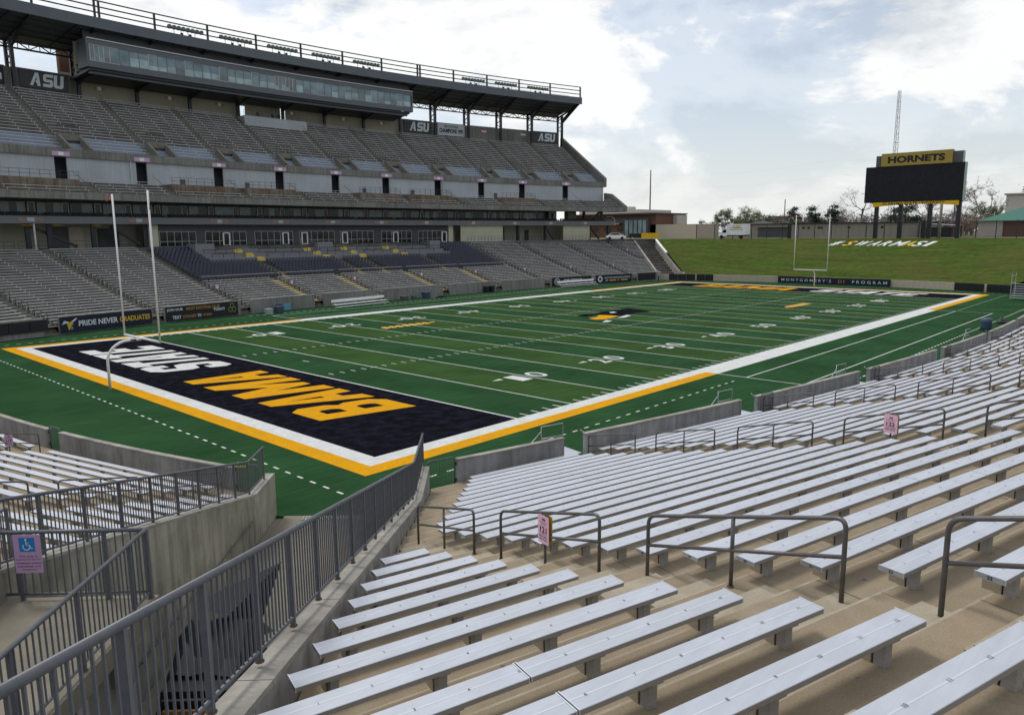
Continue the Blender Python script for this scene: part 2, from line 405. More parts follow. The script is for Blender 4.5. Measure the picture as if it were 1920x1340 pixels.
GL = {
 'B': [[(0, 0), (.80, 0), (1, .12), (1, .40), (.88, .5), (1, .60), (1, .88), (.80, 1), (0, 1)],
       [(.36, .20), (.60, .20), (.66, .25), (.66, .36), (.60, .41), (.36, .41)], [(.36, .59), (.60, .59), (.66, .64), (.66, .75), (.60, .80), (.36, .80)]],
 'A': [[(0, 0), (.30, 1), (.70, 1), (1, 0), (.66, 0), (.61, .20), (.39, .20), (.34, 0)], [(.44, .38), (.56, .38), (.5, .78)]],
 'M': [[(0, 0), (0, 1), (.30, 1), (.5, .5), (.70, 1), (1, 1), (1, 0), (.75, 0), (.75, .55), (.58, .06), (.42, .06), (.25, .55), (.25, 0)]],
 'S': [[(0, .32), (0, .12), (.2, 0), (.8, 0), (1, .12), (1, .46), (.85, .58), (.35, .65), (.35, .80), (.65, .80), (.65, .68), (1, .68), (1, .88), (.8, 1),
        (.2, 1), (0, .88), (0, .54), (.15, .42), (.65, .36), (.65, .20), (.35, .20), (.35, .32)]],
 'T': [[(.32, 0), (.32, .78), (0, .78), (0, 1), (1, 1), (1, .78), (.68, .78), (.68, 0)]],
 'E': [[(0, 0), (0, 1), (1, 1), (1, .79), (.36, .79), (.36, .60), (.86, .60), (.86, .40), (.36, .40), (.36, .21), (1, .21), (1, 0)]],
 'U': [[(0, 1), (0, .14), (.2, 0), (.8, 0), (1, .14), (1, 1), (.66, 1), (.66, .23), (.34, .23), (.34, 1)]],
 'a': [[(0, 0), (.38, 1), (.66, 1), (.86, 0), (.60, 0), (.57, .20), (.50, .20), (.42, .40), (.54, .40), (.50, .70), (.24, 0)]],
 's': [[(0, 0), (.85, 0), (1, .14), (1, .46), (.85, .60), (.30, .60), (.30, .76), (1, .76), (1, 1), (.15, 1), (0, .86), (0, .50), (.15, .38), (.70, .38), (.70, .24), (0, .24)]],
}
GC = {k: outline2d(v) for k, v in GL.items()}
def glyph(mb, ch, O, ux, uy, w, h, shear=0):
    v, f = GC[ch]; put2d(mb, v, f, O, ux, uy, w, h, shear)

# ------------------------------------------------------------------ site geometry (metres; field corner at origin, X along the field)
YD = .9144; FL = 120*YD; FW = 160*.3048; MX, MY = FL/2, FW/2
R0 = 244.7; CNY = 231.0; CFY = FW-231.0
def SPf(th, d, z): r = R0+d; t = radians(th); return Vector((MX+r*sin(t), CFY+r*cos(t), z))
def SPn(th, d, z): r = R0+d; t = radians(th); return Vector((MX-r*sin(t), CNY-r*cos(t), z))
XE, RE = 74.6, 85.45
def EP(th, d, z): r = RE+d; t = radians(th); return Vector((XE-r*cos(t), MY-r*sin(t), z))
def BP(th, d, z): r = RE+d; t = radians(th); return Vector((FL-XE+r*cos(t), MY+r*sin(t), z))
DP = .86; D0 = .65; TO = .28; NO = .10      # bench top above its tread, nosing ahead of the bench centre
def zb(n): return 1.21+.212*(n-1)+.00152*(n-1)**2 if n >= 1 else 1.21+.212*(n-1)
def dn(n): return D0+DP*(n-1)
def sweep(mb, P, prof, t0, t1, step=.6, cap=True):
    n = max(1, int(ceil(abs(t1-t0)/step))); m = len(prof); i = len(mb.v)
    for k in range(n+1):
        t = t0+(t1-t0)*k/n
        mb.v += [tuple(P(t, d, z)) for d, z in prof]
    for k in range(n):
        for j in range(m):
            a = i+k*m+j; b = i+k*m+(j+1) % m
            mb.f.append((a, b, b+m, a+m))
    if cap:
        mb.f.append(tuple(i+j for j in range(m))); mb.f.append(tuple(i+n*m+j for j in range(m-1, -1, -1)))
    return mb
def pbox(mb, P, t0, t1, d0, d1, z0, z1):
    return mb.hexa([P(t0, d0, z0), P(t1, d0, z0), P(t1, d1, z0), P(t0, d1, z0), P(t0, d0, z1), P(t1, d0, z1), P(t1, d1, z1), P(t0, d1, z1)])
def clip_theta(P, d, fn, lo, hi):
    for _ in range(40):
        m = (lo+hi)/2
        if fn(P(m, d, 0)): lo = m
        else: hi = m
    return lo

# ================================================================== FIELD
def wallpt_loop():
    pts = []
    for k in range(-12, 13): t = k*1.1; pts.append(SPn(-t, .05, 0))          # near side, left to right
    return pts
field_poly = []
for k in range(25): field_poly.append(SPn(13.66-k*1.125, .1, 0))
field_poly += [Vector((125, -14, 0)), Vector((125, 63, 0))]
for k in range(25): field_poly.append(SPf(13.5-k*1.15, .1, 0))
field_poly += [Vector((-13, 60, 0)), Vector((-13, 20, 0)), Vector((-13, -2, 0)), Vector((-6.55, -3.15, 0)), Vector((-2.6, -6.9, 0))]
fld = MB().poly([(p.x, p.y, 0) for p in field_poly])
field = struct(fld, 'football_field', 'turf')
def sheet(name, mat, rects, z=.006):
    mb = MB()
    for x0, y0, x1, y1 in rects: mb.quad((x0, y0, z), (x1, y0, z), (x1, y1, z), (x0, y1, z))
    o = mb.build(name, mat, field); return o
W1, W2 = .93, 1.85
X20a, X20b = 30*YD, 90*YD
# end zones, borders
sheet('end_zone_turf', 'turfblack', [(0, 0, 10*YD-.05, FW)], .004)
sheet('end_zone_turf', 'turfblack', [(110*YD+.05, 0, FL, FW)], .004)
sheet('white_border', 'turfwhite', [(-W1, -W1, 0, FW+W1), (FL, -W1, FL+W1, FW+W1), (0, -W1, X20a, 0), (X20b, -W1, FL, 0), (0, FW, X20a, FW+W1), (X20b, FW, FL, FW+W1),
                                    (X20a, -W2, X20b, 0), (X20a, FW, X20b, FW+W2)])
sheet('orange_border', 'turforange', [(-W2, -W2, -W1, FW+W2), (-W1, -W2, X20a, -W1), (-W1, FW+W1, X20a, FW+W2)])
sheet('orange_border', 'turforange', [(FL+W1, -W2, FL+W2, FW+W2), (X20b, -W2, FL+W1, -W1), (X20b, FW+W1, FL+W1, FW+W2)])
for k in range(0, 21):
    x = (10+5*k)*YD; w = .055 if k not in (0, 20) else .075
    sheet('yard_line', 'turfwhite', [(x-w, .0, x+w, FW)], .0075)
ticks = []; hsh = [[], []]
for y in range(1, 100):
    if y % 5 == 0:
        for j, yy in enumerate((60*.3048, FW-60*.3048)): hsh[j].append(((10+y)*YD-.3, yy-.05, (10+y)*YD+.3, yy+.05))
        continue
    x = (10+y)*YD
    ticks.append((x-.05, .0, x+.05, .62)); ticks.append((x-.05, FW-.62, x+.05, FW))
    for j, yy in enumerate((60*.3048, FW-60*.3048)): hsh[j].append((x-.05, yy-.3, x+.05, yy+.3))
sheet('sideline_ticks', 'turfwhite', ticks, .009)['kind'] = 'stuff'
for h in hsh: sheet('hash_marks', 'turfwhite', h, .0095)['kind'] = 'stuff'
sheet('try_mark', 'turfwhite', [(13*YD-.05, MY-.45, 13*YD+.05, MY+.45)], .008)
sheet('try_mark', 'turfwhite', [(107*YD-.05, MY-.45, 107*YD+.05, MY+.45)], .008)
# restraining / team box lines
for s in (-1, 1):
    f = (lambda y: y) if s < 0 else (lambda y: FW-y)
    r = lambda x0, y0, x1, y1: (x0, min(f(y0), f(y1)), x1, max(f(y0), f(y1)))
    sheet('team_box_line', 'turfwhite', [r(X20a, -3.95, X20b, -3.85)])
    sheet('team_box_line', 'turfwhite', [r(X20a, -7.73, X20b, -7.63)])
    sheet('team_box_line', 'turfwhite', [r(X20a-.05, -7.63, X20a+.05, -W2)], .0085)
    sheet('team_box_line', 'turfwhite', [r(X20b-.05, -7.63, X20b+.05, -W2)], .0085)
    d = [r(x*.9144-.18, -3.9, x*.9144+.18, -3.8) for x in range(-3, 29)]+[r(x*.9144-.18, -3.9, x*.9144+.18, -3.8) for x in range(92, 124)]
    d += [r(x*.9144*1.0-.25, -9.62, x*.9144+.25, -9.5) for x in range(28, 112)]
    sheet('dashed_line', 'turfwhite', d, .007)['kind'] = 'stuff'
for x in (-3.66, FL+3.66):
    sheet('dashed_line', 'turfwhite', [(x-.05, y*.9144-.19, x+.05, y*.9144+.19) for y in range(-3, 58)], .007)['kind'] = 'stuff'
# yard numbers
for k, num in enumerate([10, 20, 30, 40, 50, 40, 30, 20, 10]):
    xc = (10+10*(k+1))*YD
    for side in (0, 1):
        ux, uy = (Vector((1, 0, 0)), Vector((0, 1, 0))) if side == 0 else (Vector((-1, 0, 0)), Vector((0, -1, 0)))
        yc = 7.42 if side == 0 else FW-7.42
        mb = MB(); s = str(num)
        text(mb, s[0], (xc-ux.x*.92, yc, .011), ux, uy, 1.83, 1.0, bold=.012)
        text(mb, s[1], (xc+ux.x*.92, yc, .011), ux, uy, 1.83, 1.22, bold=.012)
        if num != 50:
            a = -1 if k < 4 else 1
            px = xc+a*1.95
            mb.poly([(px, yc-.22*uy.y+.55*uy.y, .011), (px, yc+.22*uy.y+.55*uy.y, .011), (px+a*.9, yc+.55*uy.y, .011)])
        mb.build('yard_number', 'turfwhite', field)
# end zone words, tops of the letters towards the end line
def endzone_word(word, cells, mat, flip):
    for ch, (a, b) in zip(word, cells):
        mb = MB()
        if not flip: glyph(mb, ch, (7.55, a, .012), (0, 1, 0), (-1, 0, 0), b-a, 5.5, .21)
        else: glyph(mb, ch, (FL-7.55, FW-a, .012), (0, -1, 0), (1, 0, 0), b-a, 5.5, .21)
        mb.build('end_zone_letter', mat, field)
for fl in (False, True):
    endzone_word('BAMA', [(6.2, 9.6), (10.0, 13.7), (14.1, 19.4), (19.75, 23.4)], 'turforange', fl)
    endzone_word('STATE', [(27.0, 30.1), (30.35, 33.1), (32.95, 36.4), (36.3, 39.05), (39.4, 42.3)], 'turfwhite', fl)
# painted emblems: hornet-like midfield mark and two orange word marks
def decal(name, mat, loops, O, ux, uy, sx, sy, z=.011):
    v, f = outline2d(loops); mb = MB(); put2d(mb, v, f, (O[0], O[1], z), ux, uy, sx, sy); mb.build(name, mat, field)
ex, ey = (1, 0, 0), (0, 1, 0)
decal('midfield_wing', 'turfblack', [[(50.34, 28.05), (52.12, 28.46), (53.12, 27.58), (54.54, 28.19), (57.89, 28.2), (61.38, 28.49), (61.04, 27.05), (60.12, 24.05), (57.19, 24.5), (54.91, 24.1), (53.17, 24.17), (53.04, 26.07), (52.71, 26.84), (50.39, 26.27), (49.82, 26.99)]], (0, 0), ex, ey, 1, 1)
decal('midfield_body', 'turforange', [[(48.64, 25.16), (50.32, 25.36), (52.43, 26.49), (52.94, 25.85), (53.0, 24.05), (51.19, 23.62), (49.31, 23.38), (48.37, 23.92)]], (0, 0), ex, ey, 1, 1, .0125)
decal('midfield_wing', 'turfwhite', [[(51.31, 23.15), (54.65, 24.07), (54.22, 23.22), (51.97, 22.65)], [(46.78, 21.94), (48.74, 22.83), (48.72, 21.94), (47.33, 21.55)], [(55.84, 27.5), (56.7, 27.37), (56.16, 26.54), (55.14, 26.7)]], (0, 0), ex, ey, 1, 1, .014)
for ox, oy, ux, uy in ((28.3, 35.6, ex, ey), (81.6, 14.2, (-1, 0, 0), (0, -1, 0))):
    bl = []
    for k in range(7):
        x = k*.125; bl.append([(x, .05), (x+.02, .62), (x+.06, .80), (x+.115, .78), (x+.11, .30), (x+.08, .04)])
    bl.append([(.90, .35), (.93, .70), (1.0, .55), (.97, .30)])
    decal('word_mark', 'turfpale', bl, (ox, oy), ux, uy, 7.3, 1.75)
    decal('word_mark_accent', 'turfblack', [[(.80, .84), (.90, 1.05), (1.0, .95), (.90, .80)]], (ox, oy), ux, uy, 7.3, 1.75)

# ================================================================== TERRAIN
PZ = 8.0                                   # level of the concourse and the ground round the sunken bowl
bm = bmesh.new()
outer = [(-900, -900), (2600, -900), (2600, 2200), (-900, 2200)]
inner = [SPf(-24+k*2.0, 25.0, 0) for k in range(20)]+[Vector((131.6, 74.7, 0)), Vector((134.6, 70.4, 0))]
inner += [BP(23.5-k*3.0, 23.6, 0) for k in range(17)]
inner += [SPn(-16+k*2.0, 30, 0) for k in range(16)]
inner += [Vector((-30.0, -38.0, 0)), Vector((-34, -22, 0)), EP(20, 25, 0), EP(5, 25, 0), EP(-12, 25, 0), Vector((-40, 70, 0))]
def ring(pts):
    vs = [bm.verts.new((p[0], p[1], PZ)) for p in pts]; n = len(vs)
    return [bm.edges.new((vs[i], vs[(i+1) % n])) for i in range(n)]
ee = ring(outer)+ring([(p.x, p.y) for p in inner])
bmesh.ops.triangle_fill(bm, use_beauty=True, use_dissolve=False, edges=ee)
me = bpy.data.meshes.new('ground'); bm.to_mesh(me); bm.free()
me.materials.append(PM('dry grass and gravel ground', (.12, .115, .055), .95, var=.3, scale=.12, stain=(.17, .15, .11), stain_amt=.6, stain_scale=.03))
g = link('ground', me); g['kind'] = 'structure'
fl = MB().quad((-200, -200, -.06), (300, -200, -.06), (300, 250, -.06), (-200, 250, -.06))
struct(fl, 'bowl_floor', 'rampf')
# grass berm beyond the far end wall
mb = MB(); NT, NR = 60, 16
hz_ = random.Random(3)
offs = [[hz_.uniform(-.05, .05) for _ in range(NT+1)] for _ in range(NR+1)]
def berm_z(d): 
    u = max(0, min(1, (d-.35)/23.2)); return 1.12+(PZ+.02-1.12)*u
for r in range(NR+1):
    d = .35+23.55*r/NR
    hi = clip_theta(BP, d, lambda p: p.x-p.y > 64.25, 0, 45); lo = clip_theta(BP, d, lambda p: p.x+p.y > 113.2, 0, -45)
    for t in range(NT+1):
        th = lo+(hi-lo)*t/NT
        mb.v.append(tuple(BP(th, d, berm_z(d)+(offs[r][t] if 0 < r < NR else 0))))
for r in range(NR):
    for t in range(NT):
        a = r*(NT+1)+t; mb.f.append((a, a+1, a+NT+2, a+NT+1))
struct(mb, 'grass_berm', 'grass')

# ================================================================== NEAR STAND (side of the camera) and END STAND (behind the near end zone)
near_stand = thing('near_stand', 'stepped tan concrete terrace in the foreground below the aluminium benches', 'stand', (-10, -22, 0))
end_stand = thing('end_stand', 'small stepped terrace behind the near end zone beside the ramp', 'stand', (-14, 2, 0))
nclip = lambda d: clip_theta(SPn, d, lambda p: p.x-p.y > 4.12, 8, 22)
eclip = lambda d: clip_theta(EP, d, lambda p: p.x-p.y < -3.86, 8, 30)
def terrace(P, parent, rows, tmin, clip, dz, Dd, mat='tread'):
    mb = MB(); mi = []
    zt = lambda n: zb(n)-TO+dz
    for n in range(0, rows+1):
        dF, dB = (dn(n)-NO+Dd, dn(n+1)-NO+Dd)
        if n == 0: dF = .12
        z = zt(max(n, 1)) if n else zt(1)-.02
        t1a, t1b = clip(dF), clip(dB); N = 18
        for k in range(N):
            u0, u1 = k/N, (k+1)/N
            a0, a1 = tmin+(t1a-tmin)*u0, tmin+(t1a-tmin)*u1; b0, b1 = tmin+(t1b-tmin)*u0, tmin+(t1b-tmin)*u1
            mb.quad(P(a0, dF+.035, z), P(a1, dF+.035, z), P(b1, dB, z), P(b0, dB, z)); mi.append(0)
            mb.quad(P(a0, dF, z-.006), P(a1, dF, z-.006), P(a1, dF+.035, z), P(a0, dF+.035, z)); mi.append(2)  # paler nosing strip: edge wear plus an edge highlight put into the colour
            if n >= 1: mi.append(1); mb.quad(P(a0, dF, z-.006), P(a1, dF, z-.006), P(a1, dF, zt(n-1) if n > 1 else zt(1)-.02), P(a0, dF, zt(n-1) if n > 1 else zt(1)-.02))
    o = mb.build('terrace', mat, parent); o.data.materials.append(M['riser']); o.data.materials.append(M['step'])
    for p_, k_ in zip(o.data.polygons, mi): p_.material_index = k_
terrace(SPn, near_stand, 27, -15, nclip, 0, 0)
terrace(EP, end_stand, 13, -3, eclip, -.27, .2)

# cracks and construction joints across the treads near the camera
rj = random.Random(4); mb = MB()
for n in range(1, 27):
    for th in ([14.60-.02*rj.random(), 14.15, 13.4, 12.65] if n > 8 else [13.2, 12.6])+[11.9, 11.2, 10.4, 9.9]:
        th += rj.uniform(-.03, .03); w = .0016 if rj.random() < .8 else .003
        if th > nclip(dn(n))-.1: continue
        d0_, d1_ = dn(n)-NO+.005, dn(n+1)-NO-.005; z_ = zb(n)-TO+.003
        mb.quad(SPn(th, d0_, z_), SPn(th-w, d0_, z_), SPn(th-w+rj.uniform(-.003, .003), d1_, z_), SPn(th+rj.uniform(-.002, .002), d1_, z_))
mb.build('joint_lines', 'rust', near_stand)['kind'] = 'stuff'
mb = MB()
for k in range(420):
    n = rj.randint(8, 26); th = rj.uniform(11.0, 15.6); d_ = dn(n)+rj.uniform(-.05, .72); r_ = rj.choice([.008, .012, .016, .03]); p_ = SPn(th, d_, zb(n)-TO+.0035)
    if th > nclip(d_)-.05: continue
    mb.poly([p_+Vector((r_*cos(j)*rj.uniform(.6, 1.2), r_*sin(j)*rj.uniform(.6, 1.2), 0)) for j in (0, 1.05, 2.1, 3.14, 4.2, 5.2)])
mb.build('gum_spots', 'inkg', near_stand)['kind'] = 'stuff'
# --- benches -------------------------------------------------------
def bracket_mesh():
    mb = MB(); mb.box((0, -.045, -.118), (.085, .012, .232)); mb.box((-.036, .0, -.118), (.010, .08, .232)); mb.box((.036, .0, -.118), (.010, .08, .232)); mb.box((0, 0, -.008), (.11, .20, .012)); return mb.mesh('bracket', 'galv')
BRK = bracket_mesh()
BLK = MB().box((0, 0, -.13), (.10, .16, .205)).mesh('support_block', 'step')
BW, BT = .245, .045
def plank(a, b, up, name, parent, endcaps=True):
    """extruded aluminium plank from a to b: deck, raised centre ridge, skirt edges and end caps"""
    a, b = V3(a), V3(b); u = (b-a); l = u.length; u.normalize(); s = Vector((0, 0, 1)).cross(u).normalized(); Z = Vector((0, 0, 1))
    h = BW/2; mb = MB()
    prof = [(-h, -BT), (-h, -.004), (-h+.004, 0), (-.009, 0), (-.007, .0015), (.007, .0015), (.009, 0), (h-.004, 0), (h, -.004), (h, -BT)]
    for A, B in zip(prof[:-1], prof[1:]):
        mb.quad(a+s*A[0]+Z*A[1], b+s*A[0]+Z*A[1], b+s*B[0]+Z*B[1], a+s*B[0]+Z*B[1])
    mb.quad(a-s*h-Z*BT, a+s*h-Z*BT, b+s*h-Z*BT, b-s*h-Z*BT)
    for e in (a, b): mb.quad(e-s*h-Z*BT, e+s*h-Z*BT, e+s*h, e-s*h)
    me = mb.mesh('plank', 'alu'); me.materials.append(M['rib']); me.materials.append(M['alu_shade'])
    me.polygons[4].material_index = 1
    for k in (0, 8): me.polygons[k].material_index = 2
    return link(name, me, parent)
CAPM = MB().box((0, 0, -.021), (.012, BW+.006, BT+.006)).mesh('end_cap', 'rib')
nbench = [0]; NB = []
numtxt = {}
def bench(P, t0, t1, n, dz, Dd, label, group, numbers=False, rownum=False):
    """t0 > t1; one straight bench of row n"""
    d, z = dn(n)+Dd, zb(n)+dz
    a, b = P(t0, d, z), P(t1, d, z)
    mids = [P(t0+(t1-t0)*k/6, d, z) for k in range(7)]
    if not seen(mids, 30): return None
    # leave out benches that lie wholly past the frame
    u = (b-a).normalized(); l = (b-a).length; s = Vector((0, 0, 1)).cross(u).normalized(); Z = Vector((0, 0, 1))
    near = (CAM-(a+b)/2).length
    root = thing('bench', label, 'bench', tuple((a+b)/2-Z*TO), group)
    cuts = [0, l] if l < 4.8 else [0, l*.5+(random.random()-.5)*.6, l]
    for i in range(len(cuts)-1):
        g0 = .006 if i else 0; g1 = .006 if i < len(cuts)-2 else 0
        plank(a+u*(cuts[i]+g0), a+u*(cuts[i+1]-g1), Z, 'plank', root)
        for e in (cuts[i]+g0+.006, cuts[i+1]-g1-.006):
            if near < 60: at(CAPM, 'end_cap', root, a+u*e, (u, s, Z))
    k = max(2, int(round(l/1.55))+1); off = .38
    for i in range(k):
        e = off+(l-2*off)*i/(k-1)
        p = a+u*e
        if near < 75: at(BRK, 'bracket', root, p-Z*BT-s*.02, (u, s, Z))
        if near < 26: at(BLK, 'support_block', root, p-Z*BT+s*.115, (u, s, Z))
    if numbers:
        mb = MB(); m = int(l/.457)
        for i in range(1, m+1):
            e = l-.18-.457*(m-i) if t0 > 14.7 else .23+.457*(i-1)
            if not seen([a+u*e], 0): continue
            text(mb, str(i), a+u*e+Z*.0045, u, s, .032, bold=.01)
        if mb.v: mb.build('seat_numbers', 'inkg', root)['kind'] = 'stuff'
    if rownum:
        mb = MB(); text(mb, str(n), a-u*.0035-Z*.022, -s, Z, .033, bold=.02); mb.build('row_number', 'ink', root)
    nbench[0] += 1; NB.append(root); return root
AIS = [(14.88, 14.62), (12.21, 11.94), (9.55, 9.28), (6.90, 6.63), (4.25, 3.98), (1.60, 1.33), (-1.05, -1.32), (-3.7, -3.97), (-6.35, -6.62), (-9.0, -9.27), (-11.65, -11.92)]
PHR = ['between the 121 and 122 sign rails', 'in the first section past the 122 rails', 'in the second section past the 122 rails', 'in the third section past the 122 rails',
       'in the fourth section past the 122 rails', 'in the fifth section past the 122 rails', 'in the sixth section past the 122 rails', 'in the seventh section past the 122 rails', 'in the eighth section past the 122 rails', 'in the ninth section past the 122 rails']
OW = ['zeroth', 'first', 'second', 'third', 'fourth', 'fifth', 'sixth', 'seventh', 'eighth', 'ninth', 'tenth', 'eleventh', 'twelfth', 'thirteenth', 'fourteenth', 'fifteenth', 'sixteenth', 'seventeenth', 'eighteenth', 'nineteenth', 'twentieth', 'twenty-first', 'twenty-second', 'twenty-third', 'twenty-fourth', 'twenty-fifth', 'twenty-sixth', 'twenty-seventh', 'twenty-eighth', 'twenty-ninth', 'thirtieth']
for n in range(13, 27):
    t0 = clip_theta(SPn, dn(n), lambda p: p.x-p.y > 4.27, 8, 22)
    bench(SPn, t0, AIS[0][0], n, 0, 0, 'aluminium bench, %s row from the field, between fence wall and 121 sign rail' % OW[n], 'foreground benches', numbers=True)
for i in range(len(AIS)-1):
    for n in range(1, 27):
        t0 = AIS[i][1]
        if i == 0: t0 = min(t0, 13.32+(n-1)*.135)
        bench(SPn, t0, AIS[i+1][0], n, 0, 0, 'aluminium bench, %s row from the field wall, %s' % (OW[n], PHR[i]), 'near stand benches',
              numbers=(i == 0 and n >= 9), rownum=(i == 0 and n >= 15))
for n in range(1, 13):
    bench(EP, 9.97, 3.6, n, -.27, .2, 'aluminium bench, %s row from the wall, behind the 119 sign rail' % OW[n], 'end stand benches')
    bench(EP, 17.27, 10.85, n, -.27, .2, 'aluminium bench, %s row from the wall, between sign 119 and the ramp fence' % OW[n], 'end stand benches')
    if n > 1:
        tc_ = clip_theta(EP, dn(n)+.2, lambda p: p.x-p.y < -4.05, 8, 30)
        if tc_ > 18.35: bench(EP, tc_, 18.15, n, -.27, .2, 'short aluminium bench, %s row from the wall, tucked behind the ramp fence' % OW[n], 'end stand benches')

# --- half steps in the aisles
def steps(P, ta, tb, rows, parent, dz, Dd, clipf=None):
    for n in rows:
        z0 = zb(n)-TO+dz; z1 = zb(n+1)-TO+dz; d1 = dn(n+1)-NO+Dd; d0 = d1-.40
        if clipf:
            q = min(ta, clipf(d0)-.02)
        else: q = ta
        if q-tb < .05: continue
        if not seen([P(q, d0, z0), P(tb, d0, z0)], 20): continue
        mb = MB(); pbox(mb, P, q, tb, d0, d1-.002, z0-.02, (z0+z1)/2)
        mb.build('half_step', 'step', parent)
steps(SPn, 14.86, 14.64, range(1, 27), near_stand, 0, 0, lambda d: nclip(d))
for i in range(1, len(AIS)-2): steps(SPn, AIS[i][0]-.02, AIS[i][1]+.02, range(1, 25), near_stand, 0, 0)
steps(EP, 18.1, 17.32, range(1, 12), end_stand, -.27, .2)
steps(EP, 10.8, 10.02, range(1, 12), end_stand, -.27, .2)

# --- hoop handrails in the aisles
def fillet(pts, r, k=5):
    out_ = [V3(pts[0])]
    for i in range(1, len(pts)-1):
        p, a, b = V3(pts[i]), V3(pts[i-1]), V3(pts[i+1]); ua = (a-p).normalized(); ub = (b-p).normalized()
        A, B = p+ua*r, p+ub*r
        for j in range(k+1):
            t = j/k; out_.append(A*(1-t)**2+p*2*t*(1-t)+B*t*t)
    out_.append(V3(pts[-1])); return out_
def hoop(P, th, n0, n1, dz, Dd, label, group, H=.84):
    zt = lambda n: zb(n)-TO+dz
    def tread_z(n): return zt(max(1, floor(n+.2)))
    base0, base1 = P(th, dn(n0)+Dd, tread_z(n0)), P(th, dn(n1)+Dd, tread_z(n1)); nm = (n0+n1)/2; bm_ = P(th, dn(nm)+Dd, tread_z(nm))
    t0, t1, tm = P(th, dn(n0)+Dd, zt(n0)+H), P(th, dn(n1)+Dd, zt(n1)+H), P(th, dn(nm)+Dd, (zt(n0)+zt(n1))/2+H)
    if not seen([base0, base1, t0, t1]): return None
    root = thing('handrail', label, 'handrail', tuple(base0), group)
    r = .0245
    MB().tube(fillet([base0, t0, t1, base1], .13), r, 10).build('hoop', 'pipe', root, True)
    MB().tube([bm_, tm], r*.95, 10).build('mid_post', 'pipe', root, True)
    h = Vector((0, 0, -.40)); MB().tube([t0+h, t1+h], r*.9, 10).build('mid_rail', 'pipe', root, True)
    if (CAM-base0).length < 22:
        for b_ in (base0, base1, bm_): MB().tube([b_, b_+Vector((0, 0, .014))], .04, 10).build('base_flange', 'rust', root)
    return root, tm, bm_
ORD = ['lowest', 'second lowest', 'third', 'fourth', 'fifth', 'sixth']
h121 = []
for k, (a, b) in enumerate([(10.25, 13.05), (14.15, 17.25), (18.4, 21.6), (22.7, 25.8)]):
    q = hoop(SPn, 14.67, a, b, 0, 0, ['short grey pipe handrail at the lower end of the 121 aisle', 'grey pipe handrail carrying the pink 121 sign', 'long grey pipe handrail just above the 121 sign rail',
        'grey pipe handrail cut by the right edge, nearest the camera'][k], 'aisle handrails'); h121.append(q)
h122 = []
for i in range(1, 8):
    for k, a in enumerate([.35, 4.55, 8.6, 12.7, 16.8, 20.9]):
        q = hoop(SPn, AIS[i][1]+.03, a, a+3.0, 0, 0, ('grey pipe handrail, %s up the aisle of the 122 sign' % ORD[k]) if i == 1 else
             ('grey pipe handrail, %s up the %s aisle beyond the 122 sign' % (ORD[k], OW[i-1])), 'aisle handrails')
        if i == 1 and k == 3: h122 = q
hE = []
for k, (a, b) in enumerate([(.75, 3.55), (4.45, 7.35), (8.3, 11.3)]):
    hE.append(hoop(EP, 17.42, a, b, -.27, .2, ['lowest', 'middle', 'upper'][k]+' dark pipe handrail in the aisle beside the ramp fence', 'aisle handrails'))
h119 = []
for k, (a, b) in enumerate([(.8, 3.4), (4.45, 7.35)]):
    h119.append(hoop(EP, 10.12, a, b, -.27, .2, ['dark pipe handrail carrying the violet 119 sign at left edge', 'dark pipe handrail above the 119 sign rail at left edge'][k], 'aisle handrails'))

# --- section signs on the rails
def section_sign(num, c, face, label, mat='pink', w=.29, h=.46, post=None):
    """plate facing direction face, with a yellow backed plate on the far side of the post"""
    Z = Vector((0, 0, 1)); f = V3(face); f.z = 0; f.normalize(); r = Z.cross(f).normalized()   # r: to the reader's right
    root = thing('section_sign', label, 'sign', tuple(c))
    def plate(o, mat_, name, th=.006):
        lp = []; q = .04
        for sx, sy in ((1, -1), (1, 1), (-1, 1), (-1, -1)):
            for j in range(4):
                a = {(1, -1): -90, (1, 1): 0, (-1, 1): 90, (-1, -1): 180}[(sx, sy)]+j*30
                lp.append((sx*(w/2-q)+q*cos(radians(a)), sy*(h/2-q)+q*sin(radians(a))))
        mb = MB(); n = len(lp)
        F = [V3(o)+r*x+Z*y+f*th/2 for x, y in lp]; Bk = [V3(o)+r*x+Z*y-f*th/2 for x, y in lp]
        mb.poly(F); mb.poly(Bk[::-1])
        for i in range(n): mb.quad(Bk[i], Bk[(i+1) % n], F[(i+1) % n], F[i])
        return mb.build(name, mat_, root)
    pf = plate(V3(c)+f*.034, mat, 'face_plate'); plate(V3(c)-f*.034+Z*.0, 'gold', 'back_plate')
    o = V3(c)+f*.0395
    mb = MB(); text(mb, num, o-Z*.005, r, Z, .105, w*.62, bold=.025)
    glyph(mb, 'a', o-r*.045+Z*.145, r, Z, .035, .04, .2); glyph(mb, 's', o-r*.012+Z*.145, r, Z, .03, .04, .2); glyph(mb, 'U', o+r*.02+Z*.145, r, Z, .03, .04, .2)
    for y in (.115, -.085): mb.quad(o-r*w*.36+Z*y, o+r*w*.36+Z*y, o+r*w*.36+Z*(y+.006), o-r*w*.36+Z*(y+.006))
    mb.build('lettering', 'ink', root)
    mb = MB(); text(mb, 'SECTION', o+Z*.085, r, Z, .026, w*.42, bold=.01); 
    for y, ws in ((-.125, (-.36, -.05, .0, .36)), (-.170, (-.36, -.08, -.03, .36))):      # two lines of print too small to read
        for a_, b_ in (ws[:2], ws[2:]): mb.quad(o+r*w*a_+Z*y, o+r*w*b_+Z*y, o+r*w*b_+Z*(y+.018), o+r*w*a_+Z*(y+.018))
    mb.build('small_lettering', 'inkg', root)
    return root
def onto_cam(c): return (CAM-V3(c))
Zv = Vector((0, 0, 1))
up_aisle = lambda P, th: (P(th, 10, 0)-P(th, 0, 0)).normalized()
